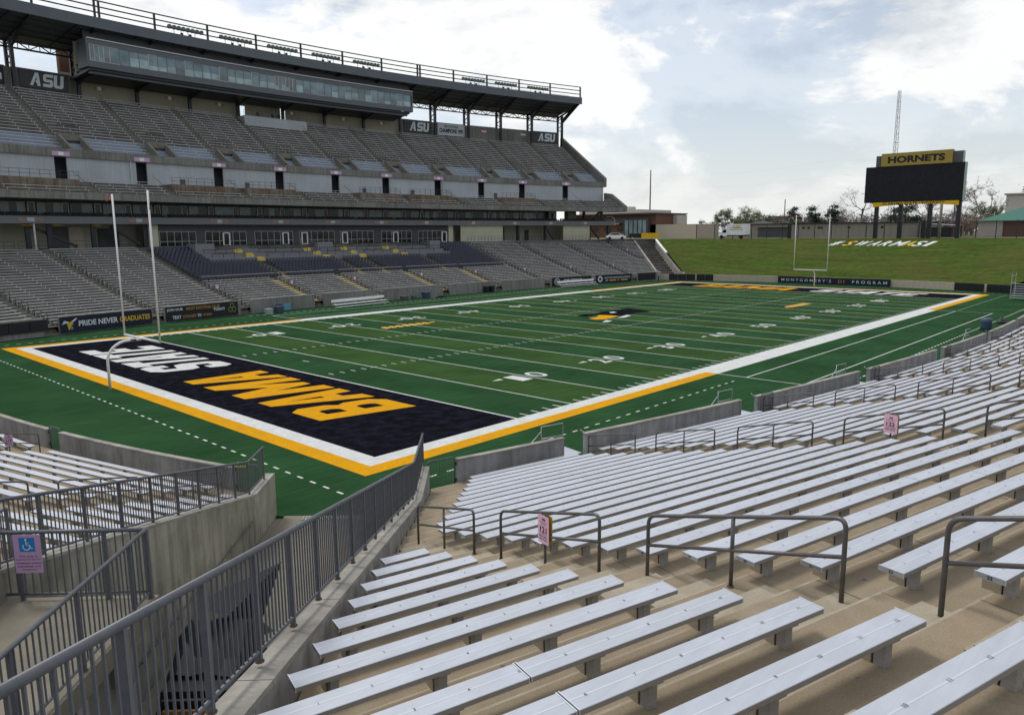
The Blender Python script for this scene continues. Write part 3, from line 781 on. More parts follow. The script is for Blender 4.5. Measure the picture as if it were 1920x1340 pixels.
side_of = lambda u: Vector((u.y, -u.x, 0))
if h121[1]:
    c = h121[1][1]-Zv*.27; section_sign('121', c, side_of(up_aisle(SPn, 14.67)), 'pink section sign numbered 121 on a grey handrail')
if h122:
    c = h122[1]-Zv*.27; section_sign('122', c, side_of(up_aisle(SPn, 12)), 'pink section sign numbered 122 on a handrail', w=.36, h=.50)
if h119[0]:
    c = h119[0][1]-Zv*.28; section_sign('119', c, (CAM-c), 'violet section sign numbered 119 at the left edge', 'violet')

# --- walls ---------------------------------------------------------
WTOP = 1.76
def wall_piece(P, t0, t1, ztop, label, mat, name='field_wall', step=.25, z0=-.03, group='low walls round the near field edge'):
    mb = MB(); sweep(mb, P, [(-.10, z0), (-.10, ztop-.05), (.10, ztop-.05), (.10, z0)], t0, t1, step)
    root = thing(name, label, 'wall', tuple(P((t0+t1)/2, 0, 0)), group); mb.build('wall_body', mat, root)
    mb = MB(); sweep(mb, P, [(-.115, ztop-.05), (-.115, ztop), (.115, ztop), (.115, ztop-.05)], t0+.004, t1-.004, step); mb.build('coping', 'coping', root); return root
WL = [(13.36, 12.26), (12.0, 9.72), (9.42, 7.08), (6.80, 4.42), (4.12, 1.78), (1.45, -.9), (-1.2, -3.5), (-3.8, -6.2), (-6.5, -8.8), (-9.1, -11.5), (-11.8, -14)]
for i, (a, b) in enumerate(WL):
    wall_piece(SPn, a, b, WTOP, ['grey concrete field wall right beside the green picket gate', 'long grey concrete field wall past the 122 aisle opening'][i] if i < 2 else
               'grey concrete field wall, %s piece along the near sideline' % OW[i+1], 'walln')
wall_piece(EP, 17.45, 10.42, 1.46, 'curved grey wall in front of the benches behind the near end zone', 'wallc', step=.8)
wall_piece(EP, 9.75, 0, 1.46, 'grey wall at the left edge beyond the small picket gate', 'wallc', step=.8)

# diagonal walls either side of the vehicle ramp
q2 = sqrt(.5)
zn = lambda x: 1.77 if x > -5.25 else 1.77+.36*(-5.25-x)
ze = lambda x: 1.50 if x > -8.1 else 1.50+.365*(-8.1-x)
def diag_wall(k_in, xs, ztop, toward, label, mat, thick=.30):
    """wall face on the line x-y=k_in; thickness away from the seats (toward = +1: shift to -x,+y)"""
    root = thing('ramp_wall', label, 'wall', (xs[0], xs[0]-k_in, 0), 'walls of the vehicle ramp')
    sh = Vector((-q2, q2, 0))*thick*toward
    mb = MB(); cp = MB()
    for a, b in zip(xs[:-1], xs[1:]):
        A, B = Vector((a, a-k_in, 0)), Vector((b, b-k_in, 0))
        za, zb_ = ztop(a), ztop(b)
        mb.hexa([A+Zv*-.04, B+Zv*-.04, B+sh+Zv*-.04, A+sh+Zv*-.04, A+Zv*(za-.06), B+Zv*(zb_-.06), B+sh+Zv*(zb_-.06), A+sh+Zv*(za-.06)])
        e = sh.normalized()*.008
        g_ = (B-A).normalized()*.006
        cp.hexa([A-e+g_+Zv*(za-.06), B-e-g_+Zv*(zb_-.06), B+sh+e-g_+Zv*(zb_-.06), A+sh+e+g_+Zv*(za-.06), A-e+g_+Zv*za, B-e-g_+Zv*zb_, B+sh+e-g_+Zv*zb_, A+sh+e+g_+Zv*za])
    mb.build('wall_body', mat, root); cp.build('coping', 'coping', root); return root
diag_wall(4.1, [-2.95, -5.25, -9.2, -13.9, -16.0, -19.4, -23.5], zn, 1, 'sloping concrete wall carrying the fence left of the foreground benches', 'wallc')
diag_wall(-3.84, [-6.62, -8.1, -12.0, -16.6, -22.0], ze, -1, 'stained sloping concrete wall on the far side of the ramp', 'wally')

# --- picket fences -------------------------------------------------
PKB = {}
def pick_mesh(h, w):
    k = (round(h, 2), w)
    if k not in PKB: PKB[k] = MB().box((0, 0, h/2), (w, w, h)).mesh('picket', 'steel')
    return PKB[k]
def fence(pts, label, post_xy, H=1.08, gap=.115, low=.10, rr=.032, pw=.0165, group=None, posts_round=False):
    """pts: polyline on the wall top (x,y,z); post_xy: list of parameters (metres) where posts stand"""
    pts = [V3(p) for p in pts]; seg = [(b-a).length for a, b in zip(pts[:-1], pts[1:])]; tot = sum(seg)
    hor = [((b-a).xy).length for a, b in zip(pts[:-1], pts[1:])]
    def P(t):
        for a, b, l in zip(pts[:-1], pts[1:], hor):
            if t <= l+1e-6: return a+(b-a)*(t/l)
            t -= l
        return pts[-1]
    HT = sum(hor)
    root = thing('picket_fence', label, 'fence', tuple(pts[0]), group)
    ang = (pts[1]-pts[0]).xy.normalized(); ax = (Vector((ang.x, ang.y, 0)), Vector((-ang.y, ang.x, 0)), Zv)
    MB().tube([p+Zv*H for p in pts], rr, 12).build('top_rail', 'steel', root, True)
    MB().tube([p+Zv*low for p in pts], rr*.68, 10).build('bottom_rail', 'steel', root, True)
    pm = MB().box((0, 0, H/2), (.05, .05, H)).mesh('post', 'steel')
    fm = MB().tube([(0, 0, 0), (0, 0, .010)], .045, 10).mesh('post_base', 'rust')
    for t in post_xy:
        p = P(t); at(pm, 'post', root, p, ax)
        if (p-CAM).length < 14: at(fm, 'post_base', root, p)
    k = pick_mesh(H-low, pw); t = gap
    while t < HT-.03:
        if min(abs(t-x) for x in post_xy) > .05: at(k, 'picket', root, P(t)+Zv*low, ax)
        t += gap
    return root, P
lin = lambda x, k, z: (x, x-k, z)
PX = [-2.98, -4.0, -4.85, -5.7, -6.55, -7.4, -8.25, -9.1, -9.95, -10.8, -11.65, -12.5, -13.35, -14.2, -15.05, -15.9, -16.75, -17.6, -18.45, -19.3]
nf, _ = fence([lin(-2.95, 3.8, zn(-2.95)), lin(-5.25, 3.8, 1.77), lin(-20.0, 3.8, zn(-20.0))], 'long slate picket fence on the sloping wall in the left foreground',
      [(-2.95-x)*sqrt(2) for x in PX])
PX2 = [-6.98, -8.1, -9.0, -9.95, -10.9, -11.85, -12.8, -13.75, -14.7, -15.65, -16.6, -17.5]
ef, _ = fence([lin(-6.9, -3.66, 1.5), lin(-8.1, -3.66, 1.5), lin(-18.4, -3.66, ze(-18.4))], 'slate picket fence on the stained wall across the ramp', [(-6.9-x)*sqrt(2) for x in PX2])
# platform beside the ramp with its fence
plat = thing('access_platform', 'raised concrete landing behind the wheelchair sign', 'landing', (-16, -14.5, 0))
A_, B_ = Vector((-14.82, -14.54)), Vector((-16.55, -12.80)); dd = Vector((-q2, -q2))
pl = [tuple(A_), tuple(B_), tuple(B_+dd*11), tuple(A_+dd*11)]
MB().prism(pl, 3.82, 4.12).build('slab', 'rampf', plat)
ins = [tuple(A_+dd*.35+Vector((-q2, q2))*.25), tuple(B_+dd*.35+Vector((-q2, q2))*-.02), tuple(B_+dd*10.9), tuple(A_+dd*10.9+Vector((-q2, q2))*.25)]
MB().prism(ins, -.03, 3.82).build('base', 'wallc', plat)
for k in range(5):
    c = A_+dd*(1.0+k*1.3)+Vector((-q2, q2))*.12
    MB().box((c.x, c.y, 3.55), (.25, .25, .52), (Vector((q2, q2, 0)), Vector((-q2, q2, 0)), Zv)).build('bracket', 'wallc', plat)
e2 = Vector((-q2, q2))*.08+dd*.08
a3 = (A_+e2).to_3d()+Zv*4.12; b3 = (B_+dd*.08).to_3d()+Zv*4.12; c3 = (A_+Vector((-q2, q2))*.08+dd*10.5).to_3d()+Zv*4.12
pf1, _ = fence([a3, b3], 'level picket fence at the front of the landing, holding the wheelchair sign', [0.0, .62, 1.9, 2.38], H=1.08, rr=.03)
pf2, _ = fence([a3, c3], 'picket fence along the ramp side of the landing', [0.02, .55, 1.95, 3.3, 4.6, 5.9, 7.2, 8.5, 9.8], H=1.08, rr=.03)
# upper stub of fence behind the landing (stair up to the end stand)
s0 = Vector((-15.55, -9.35, 3.35)); fence([s0, s0+Vector((-.9, -.85, -.02)), s0+Vector((-2.6, -2.45, -.1))], 'short picket fence stub at the far left behind the landing', [0.0, 1.2, 2.4], H=1.05, rr=.03)
# wheelchair sign
w_ = Vector((-q2, q2, 0)); c = a3+w_*1.72+Zv*.76+Vector((q2, q2, 0))*-.0
nrm = Vector((-q2, -q2, 0)); rt = Zv.cross(nrm).normalized()
c = c+nrm*.05
root = thing('wheelchair_sign', 'violet sign with blue wheelchair symbol on the landing fence', 'sign', tuple(c))
MB().box(c, (.40, .006, .60), (rt, nrm, Zv)).build('plate', 'violet', root)
o = c+nrm*.0045
MB().quad(o-rt*.115+Zv*.035, o+rt*.115+Zv*.035, o+rt*.115+Zv*.255, o-rt*.115+Zv*.255).build('blue_panel', 'blue', root)
o2 = o+nrm*.002; mb = MB()
def ringq(mb, c, r0, r1, a0, a1, ux, uy, n=18):
    for k in range(n):
        x0, x1 = radians(a0+(a1-a0)*k/n), radians(a0+(a1-a0)*(k+1)/n)
        mb.quad(c+ux*r0*cos(x0)+uy*r0*sin(x0), c+ux*r1*cos(x0)+uy*r1*sin(x0), c+ux*r1*cos(x1)+uy*r1*sin(x1), c+ux*r0*cos(x1)+uy*r0*sin(x1))
ringq(mb, o2+Zv*.115-rt*.008, .043, .056, 140, 395, rt, Zv)
ringq(mb, o2+Zv*.225-rt*.012, .0005, .016, 0, 360, rt, Zv)
for x0, y0, x1, y1, w0 in ((-.012, .205, -.008, .14, .013), (-.008, .14, .040, .136, .011), (.040, .136, .062, .086, .011), (.062, .086, .085, .094, .010), (-.010, .176, .026, .174, .009)):
    p, q = o2+rt*x0+Zv*y0, o2+rt*x1+Zv*y1; t = (q-p).normalized(); n_ = nrm.cross(t)*w0/2; mb.quad(p-n_, q-n_, q+n_+nrm*.0008, p+n_+nrm*.0008)
mb.build('symbol', 'white', root)
mb = MB()
for k, s in enumerate(['This area is', 'reserved by law for', 'wheelchair assisted', 'individuals and', 'companions']):
    text(mb, s, o+Zv*(-.035-.052*k), rt, Zv, .032, min(.36, .022*len(s)), bold=.006)
mb.build('lettering', 'ink', root)

# --- gates ---------------------------------------------------------
def gate(a, b, z0, z1, label, tape=False, arched=True):
    a, b = V3(a), V3(b); a.z = b.z = z0; u = (b-a); l = u.length; u.normalize(); H = z1-z0
    root = thing('picket_gate', label, 'gate', tuple((a+b)/2))
    r = .022
    fr = fillet([a+Zv*0, a+Zv*H, b+Zv*H, b+Zv*0], .10) if arched else [a, a+Zv*H, b+Zv*H, b]
    MB().tube(fr, r, 8).build('frame', 'steel', root, True); MB().tube([a+Zv*.06, b+Zv*.06], r*.8, 8).build('bottom_rail', 'steel', root, True)
    k = MB().box((0, 0, (H-.08)/2), (.014, .014, H-.08)).mesh('picket', 'steel'); n = int(l/.11)
    for i in range(1, n): at(k, 'picket', root, a+u*(l*i/n)+Zv*.06, (u, Zv.cross(u), Zv))
    for z in (.25, H-.25): MB().box(b+Zv*z+u*.045, (.06, .05, .12), (u, Zv.cross(u), Zv)).build('hinge', 'blackm', root)
    if tape: MB().bar(a+u*l*.55+Zv*(H-.10), b+Zv*(H-.16), .05, .05).build('warning_tape', 'vtape', root)
gate(SPn(13.63, -.02, 0), SPn(13.385, -.02, 0), .74, 1.83, 'closed slate picket gate at the foot of the 121 aisle')
gate(EP(10.38, 0, 0), EP(9.80, 0, 0), .55, 1.58, 'small closed picket gate in the wall near the 119 sign')
gate(EP(18.15, .02, 0), EP(17.5, .02, 0), .52, 1.66, 'picket gate with yellow warning tape at the ramp corner', tape=True)
gate(SPn(9.40, .22, 0), SPn(9.18, .24, 0), .80, 1.86, 'open dark gate leaning on the wall past the 122 section')
gate(SPn(6.80, .22, 0), SPn(6.60, .24, 0), .80, 1.86, 'open dark gate beyond, by the second wall opening')
gate(SPn(4.10, .22, 0), SPn(3.92, .24, 0), .80, 1.86, 'farthest open dark gate near the right edge')

# --- aluminium stairs from the openings down to the turf
def field_stair(th, label, flip=1):
    root = thing('field_stair', label, 'stairs', tuple(SPn(th, -.8, 0)), 'portable stairs at the wall openings')
    p = SPn(th, -.12, .90); f = (SPn(th, -1, 0)-SPn(th, 0, 0)).normalized(); s = Zv.cross(f)*-1   # s: along the wall to smaller x
    s = s if s.x < 0 else -s
    mb = MB(); mb.box(p+f*.62, (1.15, 1.2, .05), (s, f, Zv)); mb.build('platform', 'alu', root)
    for i in range(4):
        MB().box(p+f*.62+s*(.62+.27*i)-Zv*(.17+.175*i), (.27, 1.1, .035), (s, f, Zv)).build('tread', 'alu', root)
    mb = MB()
    for x in (-.55, .55):
        for y in (.08, 1.18): mb.tube([p+s*x+f*y-Zv*.90, p+s*x+f*y], .022, 6)
    mb.build('legs', 'alupipe', root)
    for y in (1.19,):
        b0, b1 = p+s*-.55+f*y, p+s*.55+f*y
        MB().tube([b0, b0+Zv*1.0, b1+Zv*1.0, b1], .021, 8).build('guard_rail', 'alupipe', root, True)
        MB().tube([b0+Zv*.5, b1+Zv*.5], .018, 8).build('guard_rail', 'alupipe', root, True)
    for y in (.1, 1.19):
        MB().tube([p+s*.55+f*y+Zv*.82, p+s*1.5+f*y+Zv*.05, p+s*1.5+f*y-Zv*.85], .019, 8).build('stair_rail', 'alupipe', root, True)
    MB().tube([p-s*.55+f*.1+Zv*.95, p-s*1.05+f*.1+Zv*.62, p-s*1.05+f*.1-Zv*.2], .019, 8).build('stair_rail', 'alupipe', root, True)
field_stair(12.14, 'aluminium steps with rails at the 122 aisle wall opening')
field_stair(9.57, 'aluminium steps with rails at the next wall opening right')
field_stair(6.94, 'aluminium steps with rails at the third wall opening')
field_stair(1.62, 'aluminium steps with rails near the right edge')
# far right portable stair tower
root = thing('stair_tower', 'tall portable aluminium stair tower at the right edge', 'stairs', (106, -6.5, 0))
for x in (104.5, 107.5):
    for y in (-8, -5.6): MB().tube([(x, y, 0), (x, y, 3.6)], .05, 6).build('leg', 'alupipe', root)
for z in (1.0, 2.0): 
    for y in (-8, -5.6): MB().tube([(104.5, y, z+1.2), (107.5, y, z+1.2)], .04, 6).build('rail', 'alupipe', root)
for k in range(7): MB().box((103.2+k*.35, -6.8, .3+k*.3), (.34, 2.0, .05)).build('tread', 'alu', root)

# --- ramp details
root = thing('wall_handrail', 'pipe handrail fixed to the stained ramp wall', 'handrail', (-9, -5.6, 0))
off = Vector((q2, -q2, 0))*.09
hp = [Vector((x, x+3.42, .87)) + off for x in (-8.4, -14.4)]
MB().tube(hp, .021, 8).build('rail', 'pipe', root, True)
for x in (-8.6, -9.9, -11.2, -12.5, -13.8): MB().tube([Vector((x, x+3.42, .80)), Vector((x, x+3.42, .80))+off, Vector((x, x+3.42, .87))+off], .012, 6).build('bracket', 'pipe', root)
struct(MB().quad((-6.3, -3.3, .004), (-2.7, -7.0, .004), (-22, -26.3, .004), (-25.6, -22.2, .004)), 'ramp', 'rampf')
mb = MB()
for k in range(40):
    u = k/40; a = Vector((-6.0, -4.0, .02))*(1-u)+Vector((-3.35, -6.75, .02))*u
    mb.box(a, (.05, .30, .02), (Vector((q2, -q2, 0)), Vector((q2, q2, 0)), Zv))
o = mb.build('drain_grate', 'galv'); tag(o, 'grey drain grate across the mouth of the ramp', 'drain')
# covered machine parked in the ramp
root = thing('utility_cart', 'dark machine under black tarpaulin parked in the ramp', 'cart', (-12.5, -11.6, 0))
U1, U2 = Vector((-q2, -q2, 0)), Vector((q2, -q2, 0)); C0 = Vector((-11.9, -10.9, 0))
cc = lambda a, b, z: C0+U1*a+U2*b+Zv*z
MB().hexa([cc(.2, -.75, .35), cc(2.4, -.75, .35), cc(2.4, .75, .35), cc(.2, .75, .35), cc(.35, -.7, .95), cc(2.3, -.7, 1.0), cc(2.3, .7, 1.0), cc(.35, .7, .9)]).build('body', 'blackm', root)
mb = MB(); g0 = [[cc(.0+1.9*i/6, -.85+1.7*j/6, 1.0+.75*(1-abs(i/6-.45)*1.6)+random.uniform(-.07, .07)-(.35 if j in (0, 6) else 0)) for j in range(7)] for i in range(7)]
for i in range(6):
    for j in range(6): mb.quad(g0[i][j], g0[i+1][j], g0[i+1][j+1], g0[i][j+1])
mb.build('tarpaulin', 'blackm', root)
mb = MB(); mb.poly([cc(-.4, .95, 2.35), cc(.5, .55, 1.0), cc(1.1, .2, 1.85)]); mb.poly([cc(-.4, .95, 2.35), cc(1.1, .2, 1.85), cc(1.0, -.5, 2.1)]); mb.build('raised_flap', 'blackm', root)
for a, b in ((.5, -.7), (.5, .7), (2.1, -.7), (2.1, .7)): MB().tube([cc(a, b-.12, .32), cc(a, b+.12, .32)], .32, 16).build('wheel', 'tyre', root)
for k in range(4): MB().bar(cc(2.5, -.6, .25+.22*k), cc(2.5, .7, .25+.22*k), .07, .09).build('timber', 'wood' if k % 2 == 0 else 'blackm', root)

# ================================================================== FAR GRANDSTAND
GS = thing('grandstand', 'multi-deck grey concrete grandstand with press box across the field', 'grandstand', (55, 75, 0))
P = SPf
TL, TR = -22.0, 16.05
fclip = lambda d: clip_theta(SPf, d, lambda p: p.x-p.y < 56.84, 8, 22)
GAPS = [12.0, 9.4, 6.75, 4.1, 1.4, -1.6, -4.1, -6.7, -9.35, -12.0]
# field wall pieces
def farwall(a, b):
    mb = MB(); sweep(mb, P, [(-.12, -.03), (-.12, 1.70), (.12, 1.70), (.12, -.03)], a, b, .5); w = mb.build('field_wall', 'farwall', GS)
    mb = MB(); sweep(mb, P, [(-.14, 1.70), (-.14, 1.78), (.14, 1.78), (.14, 1.70)], a, b, .5); mb.build('coping', 'coping', w)
ed = [13.5]+[x for g_ in GAPS for x in (g_+.17, g_-.17)]+[-17]
for a, b in zip(ed[0::2], ed[1::2]): farwall(a, b)
for g_ in GAPS:      # steps seen in each opening
    for k in range(5):
        mb = MB(); pbox(mb, P, g_-.165, g_+.165, -.1+.28*k, 1.5, -.02+.0*k, .17+.17*k); mb.build('entry_step', 'rustwall' if k % 2 else 'deckc', GS)
# lower terrace, rows 1..28
mb = MB(); NS = 30
zt = lambda n: zb(max(n, 1))-.42
for n in range(0, 29):
    dF, dB = (dn(n)-.17 if n else .12), (dn(n+1)-.17 if n < 28 else 30.0)
    a1, b1 = fclip(dF), fclip(dB); z = zt(n) if n < 28 else 7.95
    for k in range(NS):
        u0, u1 = k/NS, (k+1)/NS; f0 = lambda e, u: -18+(e+18)*u
        mb.quad(P(f0(a1, u0), dF, z), P(f0(a1, u1), dF, z), P(f0(b1, u1), dB, z), P(f0(b1, u0), dB, z))
        if n >= 1: mb.quad(P(f0(a1, u0), dF, z), P(f0(a1, u1), dF, z), P(f0(a1, u1), dF, zt(n-1)), P(f0(a1, u0), dF, zt(n-1)))
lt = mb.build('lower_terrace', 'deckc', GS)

# ---------------- far benches: the largest as things, the rest as one mass
FB = []      # (apparent size, t0, t1, d, z, label, mat)
def sec_edges(aisles, t0, t1, w):
    e = [t0]+[x for a in sorted(aisles) for x in (a-w, a+w)]+[t1]
    return [(e[i], e[i+1]) for i in range(0, len(e), 2) if e[i+1]-e[i] > .25]
def farbench_geo(mb, t0, t1, d, z, sup=True):
    a, b = P(t0, d, z), P(t1, d, z); u = (b-a).normalized(); s = Zv.cross(u); l = (b-a).length
    mb.bar(a-Zv*.03, b-Zv*.03, .25, .055)
    if sup:
        k = max(2, int(l/2.3))
        for i in range(k+1):
            p = a+u*(.15+(l-.3)*i/k); mb.box(p-Zv*.24-s*.02, (.055, .08, .36), (u, s, Zv))
LOWA = [(g_, .14) for g_ in GAPS]
phr_low = ['far left of the lower far stand', 'behind the black padding of the lower far stand', 'behind the PRIDE NEVER GRADUATES banner', 'behind the JOIN OUR banner', 'behind the white sideline bench',
           'left of the dark midfield tubs', 'in the middle of the lower far stand', 'right of the midfield bins', 'above the JOIN TODAY banner', 'left of the THANK YOU banner', 'in the rightmost lower section', 'right end of the lower far stand', 'beside the far corner ramp']
for n in range(1, 29):
    tr_ = fclip(dn(n))-.08
    mid = 13 <= n <= 28
    for i, (a, b) in enumerate(sec_edges([g_ for g_ in GAPS if g_ < tr_-.2]+([14.75] if tr_ > 15.1 else []), -14.6, tr_, .14)):
        if mid and a > -6.7 and b < 6.8: continue
        if n > 26 and (7 < a < 9 or 9.5 < a < 11 or a > 12): continue
        FB.append((1.0, a, b, dn(n), zb(n), 'weathered grey bench, %s row up, %s' % (OW[n], phr_low[min(i, 12)]), 'l'))
# mid deck rows
MID = [(24.0+.84*k, 15.20+.42*k) for k in range(6)]
VOM = [-10.4, -7.94, -5.6, -3.03, -.72, 1.62, 3.93, 6.51, 8.82, 11.11, 13.67]
PLATF = {0: 1, 1: 0, 2: 1, 3: 1, 4: 0, 5: 1, 6: 1, 7: 0, 8: 1, 9: 0, 10: 0}
UPA = [-10.3, -7.73, -5.14, -2.8, -.47, 2.0, 4.32, 6.6, 9.19, 11.5, 13.89]
UP = [(32.3+.76*k, 21.45+.52*k) for k in range(6)]+[(36.86+.76*k, 24.57+.497*k) for k in range(15)]
OW2 = OW
mb_mid = sec_edges([v+.22 for v in VOM], -13, 15.9, .16)
for k, (d, z) in enumerate(MID):
    for i, (a, b) in enumerate(mb_mid):
        if k >= 3 and i > 0 and PLATF.get(i-1, 0): continue
        FB.append((.8, a, b, d, z, 'grey bench, %s row of the narrow middle deck, %s bay counted from the left' % (OW[k+1], OW[i+1]), 'm'))
for k, (d, z) in enumerate(UP):
    for i, (a, b) in enumerate(sec_edges(UPA, -13, 15.75, .13)):
        if k >= 17 and -.4 < a < 1.9: continue      # camera platform
        if k < 5: a += .66                           # vomitory beside each aisle
        if b-a < .3: continue
        FB.append((.75, a, b, d, z, 'grey bench, %s row of the upper deck, %s section counted from the left' % (OW[k+1], OW[i+1]), 'u'))
# visible size
cand = []
for t in FB:
    a, b = P(t[1], t[3], t[4]), P(t[2], t[3], t[4])
    qa, qb = proj(a), proj(b)
    if not qa or not qb: continue
    x0, x1 = max(0, min(qa[0], qb[0])), min(1920, max(qa[0], qb[0]))
    if x1-x0 < 2: continue
    dist = ((a+b)/2-CAM).length
    cand.append(((x1-x0)*1000/dist, t))
cand.sort(key=lambda c: -c[0])
NIND = max(0, 300-nbench[0])
for sc_, t in cand[:NIND]:
    mb = MB(); farbench_geo(mb, t[1], t[2], t[3], t[4], False)
    a, b = P(t[1], t[3], t[4]), P(t[2], t[3], t[4])
    root = thing('bench', t[5], 'bench', tuple((a+b)/2-Zv*.42), 'far stand benches')
    mb.build('plank', 'paintbench' if (t[6] == 'u' and t[3] < 36.5) else 'farbench', root)
    u = (b-a).normalized(); s = Zv.cross(u); l = (b-a).length; k = max(2, int(l/2.3)); sb = MB()
    for i in range(k+1):
        p = a+u*(.15+(l-.3)*i/k); sb.box(p-Zv*.24-s*.02, (.055, .08, .36), (u, s, Zv))
    sb.build('supports', 'farbench', root)['kind'] = 'stuff'
rest = MB(); prest = MB()
for sc_, t in cand[NIND:]: farbench_geo(prest if (t[6] == 'u' and t[3] < 36.5) else rest, t[1], t[2], t[3], t[4])
tag(prest.build('painted_bench_rows', 'paintbench'), 'pale blue painted benches in the lowest rows of the upper deck', 'benches', kind='stuff')
tag(rest.build('far_bench_rows', 'farbench'), 'rows of grey benches filling the decks of the far grandstand', 'benches', kind='stuff')

# aisle strips and rails of the lower far stand
def raked(mb, th, d0, z0, d1, z1, w, h): mb.bar(P(th, d0, z0), P(th, d1, z1), w, h)
for g_ in GAPS[::-1]+[14.75]:
    top = 28 if not (-6 < g_ < 6) else 12
    st = 12 if g_ > 14 else 1
    mb = MB()
    for n in range(st, top):
        z0 = zt(n); z1 = zt(n+1); d1 = dn(n+1)-.17; pbox(mb, P, g_-.13, g_+.13, d1-.6, d1-.003, z0-.02, (z0+z1)/2+.02)
    mb.build('aisle_steps', 'yellow' if -5 < g_ < 5 else 'farstep', GS)['kind'] = 'stuff'
    for k, n in enumerate(range(st+1, top-2, 4)):
        a0, a1 = P(g_+.13, dn(n), zt(n)), P(g_+.13, dn(n+2.8), zt(n+2.8)); H = Zv*.95
        mb = MB(); mb.tube([a0, a0+H, a1+H, a1], .03, 5, cap=False); mb.tube([a0+H*.5, a1+H*.5], .025, 4, cap=False); mb.tube([(a0+a1)/2, (a0+a1)/2+H], .025, 4, cap=False)
        mb.build('aisle_rail', 'colm', GS)
    c = P(g_+.14, dn(st+7), zt(st+7)+.75)
    if g_ > -9: 
        mb = MB(); mb.box(c, (.34, .03, .50), (Vector((1, 0, 0)), Vector((0, 1, 0)), Zv)); mb.build('section_sign', 'pink', GS)

# ---------------- navy seats in the middle blocks
seatm = MB()
seatm.box((0, -.02, -.02), (.44, .40, .05)); seatm.box((0, .20, .16), (.40, .05, .34)); seatm.box((0, .05, -.2), (.05, .25, .36))
SEAT = seatm.mesh('seat', 'navyseat')
blocks = []
for a, b in ((-6.52, -3.62), (-3.34, -.56), (-.25, .52), (.82, 3.36), (3.64, 6.56)):
    for n in range(13, 28):
        x0, x1 = a, b
        if n >= 21:
            if a < -6: x1 = -5.2
            elif b > 6: x0 = 5.05
            else: continue
        r = R0+dn(n); w = degrees(.56/r); m = int((x1-x0)/w)
        for k in range(m): blocks.append((x0+(x1-x0)*(k+.5)/m, n))
blocks.sort(key=lambda q: (q[0] > -3.6, (P(q[0], dn(q[1]), 0)-CAM).length))
sm = MB()
for k, (th, n) in enumerate(blocks):
    p = P(th, dn(n), zb(n)); y = (P(th, 1, 0)-P(th, 0, 0)).normalized(); x = y.cross(Zv); 
    if k < 300 and th < -3.6:
        o = at(SEAT, 'stadium_seat', None, p, (x, y, Zv)); tag(o, 'navy plastic seat in the left dark block of the far stand', 'seat', 'navy seats of the left block', 'thing')
    else:
        f_ = lambda q, p=p, x=x, y=y: p+x*q.x+y*q.y+Zv*q.z
        sm.add(seatm, f_)
tag(sm.build('seat_blocks', 'navyseat'), 'navy plastic seats of the remaining dark blocks of the far stand', 'seats', kind='stuff')
mb = MB()
for g_ in (-3.48, -.41, .67, 3.5):
    for n in range(12, 21):
        z0 = zt(n); z1 = zt(n+1); d1 = dn(n+1)-.17; pbox(mb, P, g_-.10, g_+.10, d1-.4, d1-.003, z0-.02, (z0+z1)/2)
mb.build('aisle_steps', 'yellow', GS)['kind'] = 'stuff'
mb = MB(); pbox(mb, P, -6.5, 6.5, dn(12)+.32, dn(12)+.40, zt(12)+.2, zt(12)+.9)
mb = MB()
for a, b in ((-6.5, -4.0), (-3.95, -1.7), (-1.5, 1.3), (1.5, 4.0), (4.1, 6.5)):
    q0 = [P(a+(b-a)*k/6, dn(12)+.42, zt(12)+.95) for k in range(7)]; mb.tube(q0, .035, 5)
mb.build('divider_rail', 'alupipe', GS)
# hospitality tiers behind the seats
for k in range(3):
    d0, d1 = 18.1+2.15*k, 18.1+2.15*(k+1)+.5; z1 = 6.35+.58*k
    mb = MB(); sweep(mb, P, [(d0, 5.6), (d0, z1), (d1, z1), (d1, 5.6)], -5.15, 5.0, .8); mb.build('tier', 'greyfas', GS)
    for a, b in ((-5.05, -3.9), (-3.1, -1.2), (-.7, .3), (.9, 2.2), (2.8, 4.9)):
        mb = MB(); sweep(mb, P, [(d0+.1, z1+.55), (d0+.1, z1+.62), (d0+.5, z1+.62), (d0+.5, z1+.55)], a, b, .8); mb.build('counter', 'blackm', GS)
        mb = MB()
        for j in range(4): mb.tube([P(a+(b-a)*j/3, d0+.3, z1), P(a+(b-a)*j/3, d0+.3, z1+.55)], .04, 4)
        mb.build('counter_legs', 'colm', GS)
    for g_ in (-3.65+.12*(2-k), -1.0+.1*(2-k), .55+.1*(2-k), 2.45+.12*(2-k)):
        mb = MB(); pbox(mb, P, g_-.14, g_+.14, d0-.5, d0+.02, z1-.62, z1-.22); pbox(mb, P, g_-.14, g_+.14, d0-.2, d0+.05, z1-.2, z1+.012); mb.build('yellow_step', 'yellow', GS)
for a, b in ((-5.2, -4.55), (-.62, .02), (4.55, 5.05)):
    mb = MB(); pbox(mb, P, a, b, 21.6, 24.0, 6.6, 8.35); mb.build('camera_well', 'greyfas', GS)
